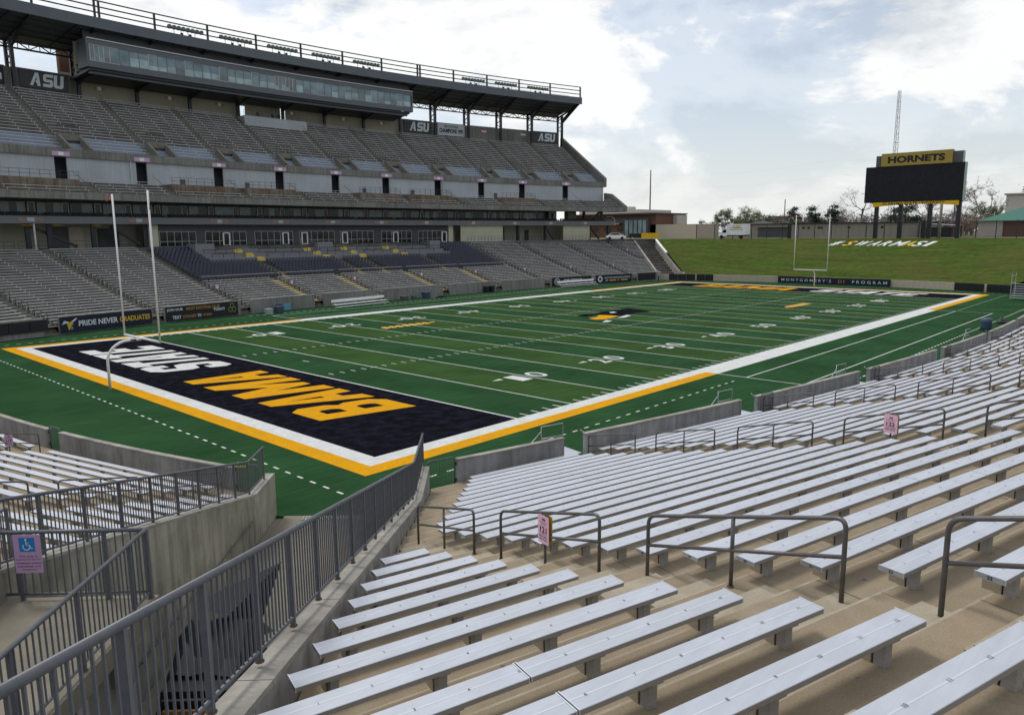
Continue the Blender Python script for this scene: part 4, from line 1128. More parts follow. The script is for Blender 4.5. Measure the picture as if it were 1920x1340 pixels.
# concourse front rail
for a, b in ((-13, -10), (-9.9, -6.9), (7.0, 9.2), (9.3, 11.5), (11.6, 14.0)):
    mb = MB()
    for z in (8.45, 9.0): mb.tube([P(a+(b-a)*k/8, 24.6, z) for k in range(9)], .03, 4, cap=False)
    for k in range(13): mb.tube([P(a+(b-a)*k/12, 24.6, 7.9), P(a+(b-a)*k/12, 24.6, 9.0)], .025, 4, cap=False)
    mb.build('concourse_rail', 'colm', GS)
mb = MB(); sweep(mb, P, [(23.75, 7.2), (23.75, 7.98), (24.7, 7.98), (24.7, 7.2)], -9.3, -6.75, .8); mb.build('concourse_edge', 'deckg', GS)
mb = MB(); sweep(mb, P, [(23.75, 7.2), (23.75, 7.98), (24.7, 7.98), (24.7, 7.2)], 6.75, 14.6, .8); mb.build('concourse_edge', 'deckg', GS)
# ---------------- suites level 1
def wallp(a, b, d, z0, z1, mat, name='wall_panel', th=.25):
    mb = MB(); sweep(mb, P, [(d, z0), (d, z1), (d+th, z1), (d+th, z0)], a, b, .7); return mb.build(name, mat, GS)
wallp(-5.66, 6.42, 27.9, 7.95, 11.3, 'suitew', 'suite_wall')
def window(a, b, d, z0, z1, cols, split=None, mat='glassd', fw=.045, door=None):
    """frame with each pane as a sub-part"""
    mb = MB(); hz1 = degrees(fw/(R0+d))
    xs = [a+(b-a)*k/cols for k in range(cols+1)]
    zs = [z0]+([z0+(z1-z0)*split] if split else [])+[z1]
    for x in xs: pbox(mb, P, x-hz1, x+hz1, d-.06, d+.02, z0, z1)
    for z in zs: pbox(mb, P, a-hz1, b+hz1, d-.05, d+.015, z-fw, z+fw)
    fr = mb.build('window', 'frame', GS)
    for i in range(cols):
        for j in range(len(zs)-1):
            m_ = mat(i, j) if callable(mat) else mat
            mb = MB(); mb.quad(P(xs[i], d-.02, zs[j]), P(xs[i+1], d-.02, zs[j]), P(xs[i+1], d-.02+random.uniform(-.008, .008), zs[j+1]), P(xs[i], d-.02, zs[j+1])); mb.build('pane', m_, fr)
    return fr
for w0, w1, nc, dr in [(-5.60, -4.40, 5, None), (-4.07, -2.60, 6, .50), (-2.27, -.78, 6, .80), (-.49, .98, 6, .13), (1.24, 2.74, 6, .13), (3.13, 4.58, 6, .46), (4.92, 6.34, 6, .93)]:
    window(w0, w1, 27.86, 8.0, 10.2, nc, .33, fw=.028)
    if dr:
        c_ = w0+(w1-w0)*dr
        mb = MB()
        for x in (-.11, .11): pbox(mb, P, c_+x-.022, c_+x+.022, 27.70, 27.80, 7.97, 10.0)
        pbox(mb, P, c_-.11, c_+.11, 27.70, 27.80, 9.88, 10.02); pbox(mb, P, c_-.11, c_+.11, 27.70, 27.80, 7.97, 8.12); dq = mb.build('door', 'white', GS)
        mb = MB(); mb.quad(P(c_-.1, 27.76, 8.1), P(c_+.1, 27.76, 8.1), P(c_+.1, 27.76, 9.9), P(c_-.1, 27.76, 9.9)); mb.build('pane', 'glassd', dq)
# concourse walls either side
for a, b, d, z1, mt in [(6.45, 6.68, 27.6, 11.3, 'cream'), (7.05, 9.35, 27.3, 11.3, 'cream'), (12.9, 14.5, 27.3, 11.3, 'cream'), (6.68, 7.05, 29.5, 11.3, 'tanwall'), (9.35, 12.9, 31.5, 11.3, 'tanwall'),
                        (-5.95, -5.66, 27.6, 11.3, 'cream'), (-9.5, -5.95, 31.5, 11.3, 'tanwall'), (-14, -9.5, 31.5, 11.3, 'tanwall')]: wallp(a, b, d, 7.95, z1, mt, 'concourse_wall')
wallp(-15, 14.4, 33.0, 7.9, 11.4, 'tanwall', 'concourse_wall')
wallp(-7.95, -7.55, 31.0, 7.95, 10.9, 'brickp', 'brick_pier'); wallp(-8.4, -7.95, 31.2, 7.95, 10.9, 'greybox', 'mural_panel')
wallp(-7.1, -6.5, 31.2, 7.95, 10.7, 'colm', 'opening_shade_panel'); wallp(9.4, 10.05, 31.2, 7.95, 10.9, 'colm', 'opening_shade_panel'); wallp(11.25, 11.45, 31.2, 7.95, 10.3, 'colm', 'opening_shade_panel')  # near-black panels painted in for the shade inside the concourse openings
for g_ in (-12.9, -10.9, -9.3, -8.75, -7.55, -6.02, 9.4, 10.35, 11.95, 14.62, 15.8):
    mb = MB(); c0 = P(g_, 28.2, 0); mb.box((c0.x, c0.y, 9.6), (.55, .55, 3.4)); mb.build('concourse_column', 'colm', GS)
for a, b in ((-9.2, -8.0), (-7.0, -6.1), (12.0, 12.5), (-11.0, -11.8), (14.7, 15.3)):
    mb = MB(); mb.bar(P(a, 28.6, 11.0), P(b, 28.6, 8.2), .35, .35); mb.build('diagonal_brace', 'colm', GS)
mb = MB(); q_ = P(-9.38, 25.5, 0); mb.tube([(q_.x, q_.y, 7.9), (q_.x, q_.y, 11.2)], .12, 8); mb.build('drain_pipe', 'frame', GS)
for a in (-8.55, -7.5, -9.35):
    mb = MB(); pbox(mb, P, a-.12, a+.12, 27.6, 27.9, 11.0, 11.1); o = mb.build('ceiling_lamp', 'goldbright', GS)
# ---------------- balcony
mb = MB(); sweep(mb, P, [(26.5, 11.25), (26.5, 12.22), (26.75, 12.22), (26.75, 11.6), (30, 11.6), (30, 11.25)], TL, 15.9, .7); mb.build('balcony_front', 'greyfas', GS)
mb = MB(); mb.bar(P(15.93, 26.45, 11.2), P(15.93, 26.45, 12.6), .12, .12); mb.bar(P(15.93, 26.45, 12.6), P(15.93, 27.6, 13.3), .12, .12); mb.bar(P(15.93, 27.6, 13.3), P(15.93, 29.5, 13.3), .12, .12); mb.build('balcony_end_trim', 'frame', GS)
for a, b in zip([-9.35, -6.35, -3.7, -1.4, .75, 2.95, 5.15, 7.6, 9.9, 12.0, 14.1], 'abcdefghijk'):
    mb = MB(); pbox(mb, P, a-.33, a+.33, 26.44, 26.46, 11.5, 12.0); o = mb.build('level_sign', 'levelsign', GS)
    mb = MB(); pbox(mb, P, a-.09, a+.09, 26.415, 26.435, 11.5, 12.0); mb.build('plate', 'bannerlt', o)
sm = MB(); bs = MB(); bs.box((0, 0, .22), (.5, .4, .12)); bs.box((0, .22, .5), (.5, .1, .55))
th = -13.0
while th < 15.6:
    for dd_, zz in ((27.2, 11.75), (28.1, 12.0)):
        p = P(th, dd_, zz); y = (P(th, 1, 0)-P(th, 0, 0)).normalized(); x = y.cross(Zv)
        sm.add(bs, lambda q, p=p, x=x, y=y: p+x*q.x+y*q.y+Zv*q.z)
    th += .135 if int(th*10) % 18 else .3
sm.build('balcony_seats', 'blackm', GS)['kind'] = 'stuff'
wallp(-14, 12.2, 29.6, 11.6, 14.6, 'suitew', 'suite_wall'); wallp(12.2, 13.0, 30.5, 11.6, 14.6, 'cream', 'concourse_wall'); wallp(13.5, 14.2, 30.5, 11.6, 14.6, 'tanwall', 'concourse_wall')
for k in range(13):
    a = -10.72+1.8*k
    if a > 11: break
    rnd = random.Random(k)
    window(a+.06, a+.68, 29.56, 12.35, 14.05, 3 if k % 2 else 2, None, lambda i, j, rnd=rnd: rnd.choice(['glass', 'glass', 'glassd']), .018)
    window(a+.95, a+1.55, 29.56, 12.35, 14.05, 2 if k % 2 else 3, None, lambda i, j, rnd=rnd: rnd.choice(['glass', 'glassd', 'glass']), .018)
    for c_ in (a+.79, a+1.70):
        mb = MB()
        for x in (-.085, .085): pbox(mb, P, c_+x-.016, c_+x+.016, 29.45, 29.52, 11.6, 14.1)
        pbox(mb, P, c_-.085, c_+.085, 29.45, 29.52, 14.0, 14.12); dq = mb.build('door', 'frame', GS)
        mb = MB(); mb.quad(P(c_-.07, 29.50, 11.62), P(c_+.07, 29.50, 11.62), P(c_+.07, 29.50, 14.0), P(c_-.07, 29.50, 14.0)); mb.build('pane', 'glassd', dq)
for g_ in (12.2, 13.35, 14.4, 15.5):
    mb = MB(); c0 = P(g_, 28.9, 0); mb.box((c0.x, c0.y, 13.0), (.5, .5, 2.9)); mb.build('concourse_column', 'colm', GS)
mb = MB(); mb.bar(P(14.6, 29, 12.0), P(15.4, 29, 14.3), .4, .4); mb.build('diagonal_brace', 'colm', GS)
# ---------------- mid deck
mb = MB(); prof = [(23.3, 14.32), (23.3, 15.20), (23.55, 15.20)]
prof += [(23.55, 14.78)]
for d, z in MID: prof += [(d-.15, prof[-1][1]), (d-.15, z-.42)]
prof += [(31.6, MID[-1][1]-.42), (31.6, 16.0), (27.5, 14.32)]
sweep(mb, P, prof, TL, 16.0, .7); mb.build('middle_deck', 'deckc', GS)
mb = MB(); sweep(mb, P, [(23.2, 14.30), (23.2, 15.22), (23.52, 15.22), (23.52, 14.30)], TL, 16.03, .7); mb.build('deck_beam', 'fascia', GS)
for i, (a, b) in enumerate(mb_mid):
    if i > 0 and PLATF.get(i-1, 0):
        mb = MB(); sweep(mb, P, [(26.3, 15.6), (26.3, 17.05), (30.9, 17.05), (30.9, 15.6)], a, b-.1, .6); mb.build('raised_platform', 'rustwall', GS)
        mb = MB()
        for z in (17.55, 18.05): mb.tube([P(a+(b-.1-a)*k/6, 26.4, z) for k in range(7)], .03, 4, cap=False)
        for k in range(9): mb.tube([P(a+(b-.1-a)*k/8, 26.4, 17.0), P(a+(b-.1-a)*k/8, 26.4, 18.05)], .025, 4, cap=False)
        mb.build('platform_rail', 'colm', GS)
    mb = MB()
    for k in range(5):
        d, z = MID[k]; pbox(mb, P, b-.02, b+.30, d+.2, d+.69, z-.42, z-.21)
    mb.build('aisle_steps', 'farstep', GS)['kind'] = 'stuff'
    mb = MB(); mb.tube([P(b+.02, 24.5, 16.0), P(b+.02, 29.2, 18.3)], .03, 4); mb.build('aisle_rail', 'colm', GS)
ev = [-15]+[x for v in VOM for x in (v-.17, v+.17)]+[16.0]
for a, b in zip(ev[0::2], ev[1::2]):
    wallp(a, b, 31.4, 16.5, 20.4, 'deckwall', 'deck_wall')
wallp(-15, 15.8, 33.6, 16.3, 20.4, 'suitew', 'tunnel_back')
for v in VOM:
    mb = MB(); pbox(mb, P, v-.24, v+.24, 31.08, 31.12, 20.42, 21.02); o = mb.build('section_board', 'violet', GS)
    mb = MB(); pbox(mb, P, v-.07, v+.07, 31.05, 31.075, 20.5, 20.95); mb.build('plate', 'white', o)
for v in (-5.95, 6.75):
    mb = MB(); q_ = P(v, 31.25, 0); mb.tube([(q_.x, q_.y, 16.8), (q_.x, q_.y, 20.4)], .10, 6); mb.build('drain_pipe', 'frame', GS)
for v in (-4.3, -2.0, 2.9, 5.2, 9.6):
    mb = MB(); pbox(mb, P, v-.07, v+.07, 31.2, 31.38, 17.2, 18.2); mb.build('speaker_box', 'greybox', GS)
# ---------------- upper deck
mb = MB(); prof = [(31.15, 20.35), (31.15, 21.42), (31.45, 21.42), (31.45, 21.03)]
for d, z in UP[:6]: prof += [(d-.15, prof[-1][1]), (d-.15, z-.42)]
prof += [(UP[6][0]-.15, UP[5][1]-.42), (UP[6][0]-.15, 20.35)]
sweep(mb, P, prof, TL, 16.0, .7); ud = mb.build('upper_deck_front', 'deckg', GS)
mb = MB(); sweep(mb, P, [(31.13, 20.33), (31.13, 21.44), (31.47, 21.44), (31.47, 20.33)], TL, 16.0, .7); mb.build('deck_beam', 'fascia', GS)
mb = MB(); prof = [(UP[6][0]-.15, 20.35)]
prof += [(UP[6][0]-.15, UP[5][1]-.42)]
for d, z in UP[6:]: prof += [(d-.15, prof[-1][1]), (d-.15, z-.42)]
prof += [(49.6, UP[-1][1]-.42), (49.6, 27.0), (40, 20.35)]
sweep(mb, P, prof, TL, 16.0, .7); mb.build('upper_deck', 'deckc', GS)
for g_ in UPA:
    mb = MB()
    for k in range(0, 20):
        d, z = UP[k]; d1, z1 = UP[k+1]; pbox(mb, P, g_-.11, g_+.11, d1-.50, d1-.153, z-.44, (z+z1)/2-.42)
    mb.build('aisle_steps', 'farstep', GS)['kind'] = 'stuff'
    mb = MB()
    for k in range(7, 20, 4):
        a0, a1 = P(g_+.02, UP[k][0], UP[k][1]-.42), P(g_+.02, UP[min(k+3, 20)][0], UP[min(k+3, 20)][1]-.42); H = Zv*.95
        mb.tube([a0, a0+H, a1+H, a1], .03, 5, cap=False); mb.tube([a0+H*.5, a1+H*.5], .02, 4, cap=False)
    mb.build('aisle_rail', 'pipe', GS)
    # vomitory: two side cheeks, lintel and a near-black panel painting the shade in its mouth
    a, b = g_+.14, g_+.72
    mb = MB()
    for x in (a, b):
        mb.hexa([P(x-.035, 31.6, 20.9), P(x+.035, 31.6, 20.9), P(x+.035, 35.1, 22.6), P(x-.035, 35.1, 22.6), P(x-.035, 31.6, 21.75), P(x+.035, 31.6, 21.75), P(x+.035, 35.1, 24.0), P(x-.035, 35.1, 24.0)])
    pbox(mb, P, a, b, 34.6, 35.1, 23.0, 23.9); vm = mb.build('vomitory', 'farstep', GS)
    mb = MB(); pbox(mb, P, a+.04, b-.04, 34.5, 34.58, 20.9, 23.0); mb.build('mouth_shade_panel', 'colm', vm)
    mb = MB()
    for z in (24.6, 25.1): mb.tube([P(a, 35, z), P(b, 35, z)], .03, 4)
    for k in range(5): mb.tube([P(a+(b-a)*k/4, 35, 23.9), P(a+(b-a)*k/4, 35, 25.1)], .025, 4)
    mb.build('guard_rail', 'colm', vm)
# raked end parapets
for pts, tk in (([(31.1, 20.3), (31.1, 22.4), (49.2, 33.6), (49.6, 33.6), (49.6, 27.0), (40, 20.3)], .14), ([(23.25, 14.3), (23.25, 15.6), (28.6, 18.6), (31.3, 18.9), (31.3, 15.9), (27.5, 14.3)], .12)):
    mb = MB(); mb.poly([P(16.02, d, z) for d, z in pts]); mb.poly([P(16.02+tk, d, z) for d, z in pts][::-1])
    n = len(pts)
    for k in range(n):
        (d0, z0), (d1, z1) = pts[k], pts[(k+1) % n]; mb.quad(P(16.02, d0, z0), P(16.02, d1, z1), P(16.02+tk, d1, z1), P(16.02+tk, d0, z0))
    mb.build('end_parapet', 'fascia', GS)
# camera platform with table and chairs
mb = MB(); pbox(mb, P, -.36, 2.2, 45.2, 47.9, 29.3, 31.35); mb.build('camera_platform', 'deckwall', GS)
mb = MB()
for z in (31.9, 32.4): mb.tube([P(-.36+2.56*k/5, 45.3, z) for k in range(6)], .03, 4)
for k in range(9): mb.tube([P(-.36+2.56*k/8, 45.3, 31.3), P(-.36+2.56*k/8, 45.3, 32.4)], .025, 4)
mb.build('platform_rail', 'colm', GS)
for a in (.3, .9, 1.15):
    c_ = P(a, 46.2, 31.35); mb = MB(); mb.box(c_+Zv*.45, (.5, .5, .06)); mb.box(c_+Zv*.75+Vector((0, .25, 0)), (.5, .06, .5)); mb.tube([c_, c_+Zv*.45], .06, 5)
    tag(mb.build('chair', 'blackm'), ['black office chair near the left post on the camera platform', 'middle black office chair on the camera platform', 'rightmost black office chair on the camera platform'][[.3, .9, 1.15].index(a)], 'chair', 'chairs on the camera platform', 'thing')
# ---------------- back wall, columns, roof
wallp(-5.55, -.02, 50.0, 30.8, 35.6, 'tanwall', 'back_wall'); wallp(.0, .18, 50.0, 33.8, 35.6, 'tanwall', 'back_wall'); wallp(.2, 1.62, 50.0, 30.8, 35.6, 'tanwall', 'back_wall')
wallp(1.85, 7.05, 50.0, 30.8, 35.6, 'tanwall', 'back_wall')
wallp(7.0, 15.95, 50.3, 30.8, 34.9, 'fascia', 'back_wall'); wallp(-13, -5.5, 50.3, 30.8, 34.9, 'fascia', 'back_wall')
for a, b in ((7.2, 8.75), (8.98, 10.55), (10.8, 12.35), (12.58, 14.13), (14.38, 15.92), (-7.25, -5.75), (-9.1, -7.55), (-10.9, -9.35), (-12.7, -11.15)): wallp(a, b, 50.0, 30.8, 34.95, 'fascia', 'back_panel')
COLS = [-11.0, -9.2]+[-7.4+1.803*k for k in range(14)]
for g_ in COLS:
    p = P(g_, 49.0, 0); q_ = P(g_, 50.9, 0)
    y = (P(g_, 1, 0)-P(g_, 0, 0)).normalized(); x = y.cross(Zv)
    mb = MB(); mb.box((p.x, p.y, 35.0), (.50, .50, 8.4), (x, y, Zv)); mb.box((q_.x, q_.y, 35.0), (.42, .42, 8.4), (x, y, Zv))
    for k in range(4):
        a0, a1 = p+Zv*(34.9+k*.95), q_+Zv*(35.85+k*.95)
        if k % 2: a0, a1 = p+Zv*(35.85+k*.95), q_+Zv*(34.9+k*.95)
        mb.bar(a0, a1, .14, .14)
    mb.build('column', 'colm', GS)
    mb = MB(); mb.bar(P(g_, 49.2, 37.6), P(g_, 43.0, 40.7), .35, .45); mb.bar(P(g_, 51.0, 38.6), P(g_, 41.7, 40.8), .3, .35); mb.build('roof_bracket', 'colm', GS)
for a, b in zip(COLS[:-1], COLS[1:]):
    if -5.7 < (a+b)/2 < 7.0: continue
    mb = MB(); d = 50.4
    mb.bar(P(a, d, 38.75), P(b, d, 38.75), .22, .25); mb.bar(P(a, d, 37.75), P(b, d, 37.75), .22, .25)
    for k in range(6):
        x0, x1 = a+(b-a)*k/6, a+(b-a)*(k+1)/6; mb.bar(P(x0, d, 38.7 if k % 2 else 37.8), P(x1, d, 37.8 if k % 2 else 38.7), .13, .13)
        mb.bar(P(x1, d, 37.8), P(x1, d, 38.7), .10, .10)
    mb.build('truss', 'colm', GS)
mb = MB(); sweep(mb, P, [(41.75, 41.0), (41.75, 42.2), (53.0, 40.2), (53.0, 39.05)], TL, 16.15, .7); rf = mb.build('roof', 'soffit', GS)
mb = MB(); sweep(mb, P, [(41.5, 40.85), (41.5, 42.42), (41.80, 42.42), (41.80, 40.85)], TL, 16.2, .7); mb.build('roof_fascia', 'roofm', rf)
for k in range(42):
    g_ = -13+.6*k+.3
    if g_ > 16: break
    if (k % 3) == 1: continue
    mb = MB(); mb.bar(P(g_, 42.0, 40.90), P(g_, 52.5, 39.05), .16, .20); mb.build('rafter', 'colm', rf)
for d in (43.6, 45.6, 47.6, 49.6):
    z = 41.0-(d-41.75)*.1733-.06; mb = MB(); sweep(mb, P, [(d-.08, z-.12), (d-.08, z+.05), (d+.08, z+.05), (d+.08, z-.12)], TL, 16.1, .9); mb.build('purlin', 'colm', rf)
mb = MB(); mb.bar(P(16.05, 41.9, 40.8), P(16.05, 49.2, 37.0), .25, .25); mb.bar(P(16.05, 46, 39.2), P(16.05, 47.5, 38.3), .15, .15); mb.build('end_brace', 'colm', rf)
# roof edge railing
for k in range(17):
    g_ = -12.75+1.803*k
    if g_ > 16.1: break
    for g2 in ((g_-.05, g_+.08) if k in (4, 11) else (g_,)):
        mb = MB(); p = P(g2, 41.62, 0); mb.box((p.x, p.y, 43.65), (.28, .28, 2.5)); mb.build('roof_post', 'colm', rf)
for z in (43.15, 44.0, 44.85):
    mb = MB(); sweep(mb, P, [(41.55, z-.085), (41.55, z+.085), (41.70, z+.085), (41.70, z-.085)], TL, 16.1, .7); mb.build('roof_rail', 'colm', rf)
mb = MB()
for z in (42.9, 43.5): mb.tube([P(-13+.5*k, 46.0, z) for k in range(59)], .04, 4, cap=False)
for k in range(59): mb.tube([P(-13+.5*k, 46.0, 41.4), P(-13+.5*k, 46.0, 43.5)], .03, 4, cap=False)
mb.build('catwalk_rail', 'pipe', rf)
# ---------------- press box
pa, pb = -5.86, 6.80
pbx = thing('press_box', 'long grey glazed press box hung under the grandstand roof', 'press box', tuple(P(0, 44, 34)))
def sw(prof, a, b, mat, name, parent=pbx):
    mb = MB(); sweep(mb, P, prof, a, b, .7); return mb.build(name, mat, parent)
sw([(42.1, 35.15), (42.1, 36.1), (42.4, 36.1), (42.4, 35.15)], pa, pb, 'roofm', 'sill_band')
sw([(42.5, 34.75), (42.5, 35.14), (49.2, 34.4), (49.2, 34.0)], pa+.05, pb-.1, 'colm', 'underside')
sw([(43.0, 34.35), (43.0, 34.80), (43.5, 34.80), (43.5, 34.35)], pa+.1, pb-.15, 'roofm', 'edge_beam')
sw([(42.1, 38.5), (42.1, 39.25), (42.4, 39.25), (42.4, 38.5)], pa, pb, 'roofm', 'head_band')
sw([(41.95, 39.25), (41.95, 39.40), (42.5, 39.40), (42.5, 39.25)], pa, pb, 'frame', 'drip_edge')
sw([(43.2, 39.4), (43.2, 40.9), (43.4, 40.7), (43.4, 39.4)], pa, pb, 'colm', 'upper_recess')
sw([(46.5, 35.0), (46.5, 39.4), (46.7, 39.4), (46.7, 35.0)], pa, pb, 'tanwall', 'room_wall')
sw([(42.3, 35.9), (42.3, 36.0), (46.5, 36.0), (46.5, 35.9)], pa, pb, 'greybox', 'room_floor')
for t_, nm in ((pa, 'end_wall'), (pb, 'end_wall')):
    mb = MB(); pbox(mb, P, t_-.03, t_+.03, 42.12, 45.2, 35.15, 39.3); mb.build(nm, 'roofm', pbx)
xs = [-5.80, -5.66, -5.52, -5.38, -5.2]; x = -5.2
while x < 6.6:
    st = .145 if (.42 < x < 1.35) else .305
    x += st; xs.append(x)
xs[-1] = 6.72
rnd = random.Random(5)
for k in range(len(xs)-1):
    a, b = xs[k], xs[k+1]
    fr = MB(); pbox(fr, P, a-.008, a+.008, 42.12, 42.22, 36.1, 38.5); pbox(fr, P, a, b, 42.13, 42.2, 36.1, 36.17); pbox(fr, P, a, b, 42.13, 42.2, 38.43, 38.5)
    wd = fr.build('window', 'frame' if (b-a < .2 or k % 4 == 0) else 'greyfas', pbx)
    mt = 'glassp' if (b-a) < .2 and rnd.random() < .7 else 'glassm'
    sp = 36.17+(.95 if 9 < k < 20 else rnd.choice([.0, .6, .95, 1.3]))
    if sp > 36.3:
        mb = MB(); mb.quad(P(a, 42.18, 36.17), P(b, 42.18, 36.17), P(b, 42.18, sp), P(a, 42.18, sp)); mb.build('pane', 'glassl' if rnd.random() < .7 else 'glassp', wd)
    else: sp = 36.17
    mb = MB(); mb.quad(P(a, 42.18, sp), P(b, 42.18, sp), P(b, 42.18+rnd.uniform(-.01, .01), 38.43), P(a, 42.18, 38.43)); mb.build('pane', mt, wd)
for g_ in COLS:
    if -5.7 < g_ < 6.6:
        mb = MB(); mb.bar(P(g_, 48.9, 33.6), P(g_, 44.6, 34.5), .25, .30); mb.build('support_strut', 'colm', pbx)
for g_ in (-4.9, -2.6, -.8, 2.1, 4.4, 6.2):
    mb = MB(); pbox(mb, P, g_-.17, g_+.17, 49.93, 49.97, 33.2, 33.75); o = mb.build('level_sign', 'levelsign', GS)
    mb = MB(); pbox(mb, P, g_-.06, g_+.06, 49.90, 49.925, 33.2, 33.75); mb.build('plate', 'white', o)
# floodlight racks on the roof edge
for i, g_ in enumerate([-2.6, -.79, 1.03, 2.87, 4.69, 10.08, 11.88, 13.72]):
    root = thing('floodlight_rack', 'rack of eight floodlights on the roof edge, %s from the left' % OW[i+1], 'floodlight', tuple(P(g_, 43, 42.2)), 'floodlight racks on the roof')
    mb = MB(); mb.tube([P(g_-.55, 43.0, 43.55), P(g_+.55, 43.0, 43.55)], .06, 5); mb.build('crossbar', 'colm', root)
    for x in (-.36, -.12, .12, .36): mb = MB(); mb.tube([P(g_+x, 43.0, 41.9), P(g_+x, 43.0, 43.55)], .05, 5); mb.build('stem', 'pipe', root)
    for x in (-.13, .16): mb = MB(); pp = P(g_+x, 42.7, 0); mb.box((pp.x, pp.y, 42.6), (.35, .35, .8)); mb.build('ballast_box', 'colm', root)
    for k in range(8):
        c_ = P(g_-.55+1.1*k/7, 42.75, 43.75); f_ = (P(g_, 0, 0)-P(g_, 5, 0)).normalized(); ax_ = (f_+Vector((0, 0, -.75))).normalized()
        mb = MB(); mb.tube([c_-ax_*.35, c_-ax_*.15, c_+ax_*.08, c_+ax_*.2], .14, 10, .42); mb.build('lamp', 'lampgreen', root, True)

# ================================================================== BANNERS
def banner(a, b, d, z0, z1, mat, label, name='banner', cat='banner', P_=SPf, th=.05, group=None, parent=None):
    """flat panel hung between two angles; returns (root, origin, right, up, width, height) of its field face"""
    A, B = P_(a, d, z0), P_(b, d, z0); u = (B-A).normalized(); l = (B-A).length; n = u.cross(Zv)*-1
    f = (P_((a+b)/2, d-1, z0)-P_((a+b)/2, d, z0)).normalized()
    c = (A+B)/2+Zv*(z1-z0)/2
    root = thing(name, label, cat, tuple((A+B)/2), group)
    MB().box(c+f*.0, (l, th, z1-z0), (u, f, Zv)).build('panel', mat, root)
    return root, c+f*(th/2+.006), u, Zv, l, z1-z0
# left padding
for a, b, nm in ((-13.6, -12.95, 'first'), (-12.93, -12.5, 'second'), (-12.48, -12.1, 'third')):
    banner(a, b, -.22, .55, 1.62, 'blackm', 'black vinyl wall pad at the left edge, %s from the left' % nm, 'wall_pad', 'pad', group='black pads on the left wall', th=.12)
root, o, u, v, l, h = banner(-11.82, -9.54, -.2, .12, 1.70, 'navyban', 'navy banner reading PRIDE NEVER GRADUATES on the far wall')
mb = MB(); text(mb, 'PRIDE NEVER', o-u*l*.105+v*.02, u, v, .56, l*.42, bold=.03); mb.build('lettering', 'letterlt', root)
mb = MB(); text(mb, 'GRADUATES', o+u*l*.30+v*.02, u, v, .56, l*.35, bold=.03); mb.build('lettering', 'lettergold', root)
def deco(loops, mat, name, o, u, v, sx, sy, k=0):
    vv, f = outline2d(loops); mb = MB(); n_ = u.cross(v); put2d(mb, vv, f, V3(o)+n_*.002*k, u, v, sx, sy); mb.build(name, mat, root)
oo = o-u*l*.485-v*.62
deco([[(.0, .62), (.25, .98), (.62, .86), (.72, .72), (.30, .72)], [(.80, .80), (1.3, 1.14), (1.5, 1.12), (1.1, .80)]], 'letterlt', 'emblem_wing', oo, u, v, 1.05, 1.05)
deco([[(.48, .62), (.66, .82), (.98, .78), (1.10, .60), (.92, .56), (.80, .30), (.62, .0), (.56, .30)]], 'lettergold', 'emblem_body', oo, u, v, 1.05, 1.05, 1)
deco([[(.80, .32), (1.0, .44), (1.02, .12), (.84, .06)]], 'inkb', 'emblem_mark', oo, u, v, 1.05, 1.05, 2)
root, o, u, v, l, h = banner(-9.16, -6.98, -.2, .10, 1.72, 'blackm', 'black banner reading JOIN OUR MOST EXCITING CLUB TODAY')
mb = MB(); text(mb, 'JOIN OUR', o-u*l*.38+v*.42, u, v, .34, l*.21, bold=.03); text(mb, 'TODAY!', o+u*l*.22+v*.08, u, v, .34, l*.16, bold=.03)
text(mb, 'TEXT', o-u*l*.36-v*.42, u, v, .36, l*.115, bold=.03); text(mb, 'TO', o-u*l*.06-v*.42, u, v, .36, l*.055, bold=.03); mb.build('lettering', 'letterlt', root)
mb = MB(); text(mb, 'MOST EXCITING CLUB', o+u*l*.0+v*.45, u, v, .34, l*.46, bold=.03); text(mb, 'STINGER', o-u*l*.19-v*.42, u, v, .34, l*.18, bold=.03)
text(mb, '41444', o+u*l*.05-v*.42, u, v, .34, l*.12, bold=.02); mb.build('lettering', 'letterorg', root)
hexa = [(cos(radians(60*k))*.5, sin(radians(60*k))*.5) for k in range(6)]
for cx_, cy_ in ((-.36, -.22), (.36, -.22), (0, .38)):
    deco([[(x*.9+cx_, y*.9+cy_) for x, y in hexa], [(x*.6+cx_, y*.6+cy_) for x, y in hexa]], 'leafy', 'honeycomb', o+u*l*.41+v*.05, u, v, .72, .78)
root, o, u, v, l, h = banner(7.0, 9.28, -.2, .15, 1.72, 'blackm', 'black banner reading JOIN TODAY on the far wall')
mb = MB(); text(mb, 'JOIN TODAY!', o+u*l*.02+v*.05, u, v, .62, l*.48, bold=.03); mb.build('lettering', 'letterlt', root)
mb = MB(); ringq(mb, o-u*l*.38, .50, .62, 0, 360, u, v); ringq(mb, o-u*l*.38, .05, .22, 20, 300, u, v); mb.build('emblem_ring', 'letterlt', root)
root, o, u, v, l, h = banner(9.56, 11.78, -.2, .15, 1.72, 'navyban', 'navy banner thanking supporters right of the JOIN TODAY banner')
mb = MB(); text(mb, 'THANK YOU FOR SUPPORTING ATHLETICS!', o+u*l*.09+v*.18, u, v, .30, l*.72, bold=.02); mb.build('lettering', 'letterlt', root)
mb = MB(); [mb.quad(o+u*l*a_-v*.42, o+u*l*b_-v*.42, o+u*l*b_-v*.20, o+u*l*a_-v*.20) for a_, b_ in ((-.12, -.03), (-.02, .06), (.20, .30), (.31, .38))]; mb.build('lettering', 'lettergold', root)
mb = MB(); text(mb, 'TEXT', o-u*l*.20-v*.31, u, v, .25, l*.09, bold=.02); text(mb, 'TO', o+u*l*.12-v*.31, u, v, .25, l*.05, bold=.02); mb.build('lettering', 'letterlt', root)
mb = MB(); ringq(mb, o-u*l*.38, .30, .60, 0, 360, u, v); mb.build('emblem_ring', 'letterlt', root)
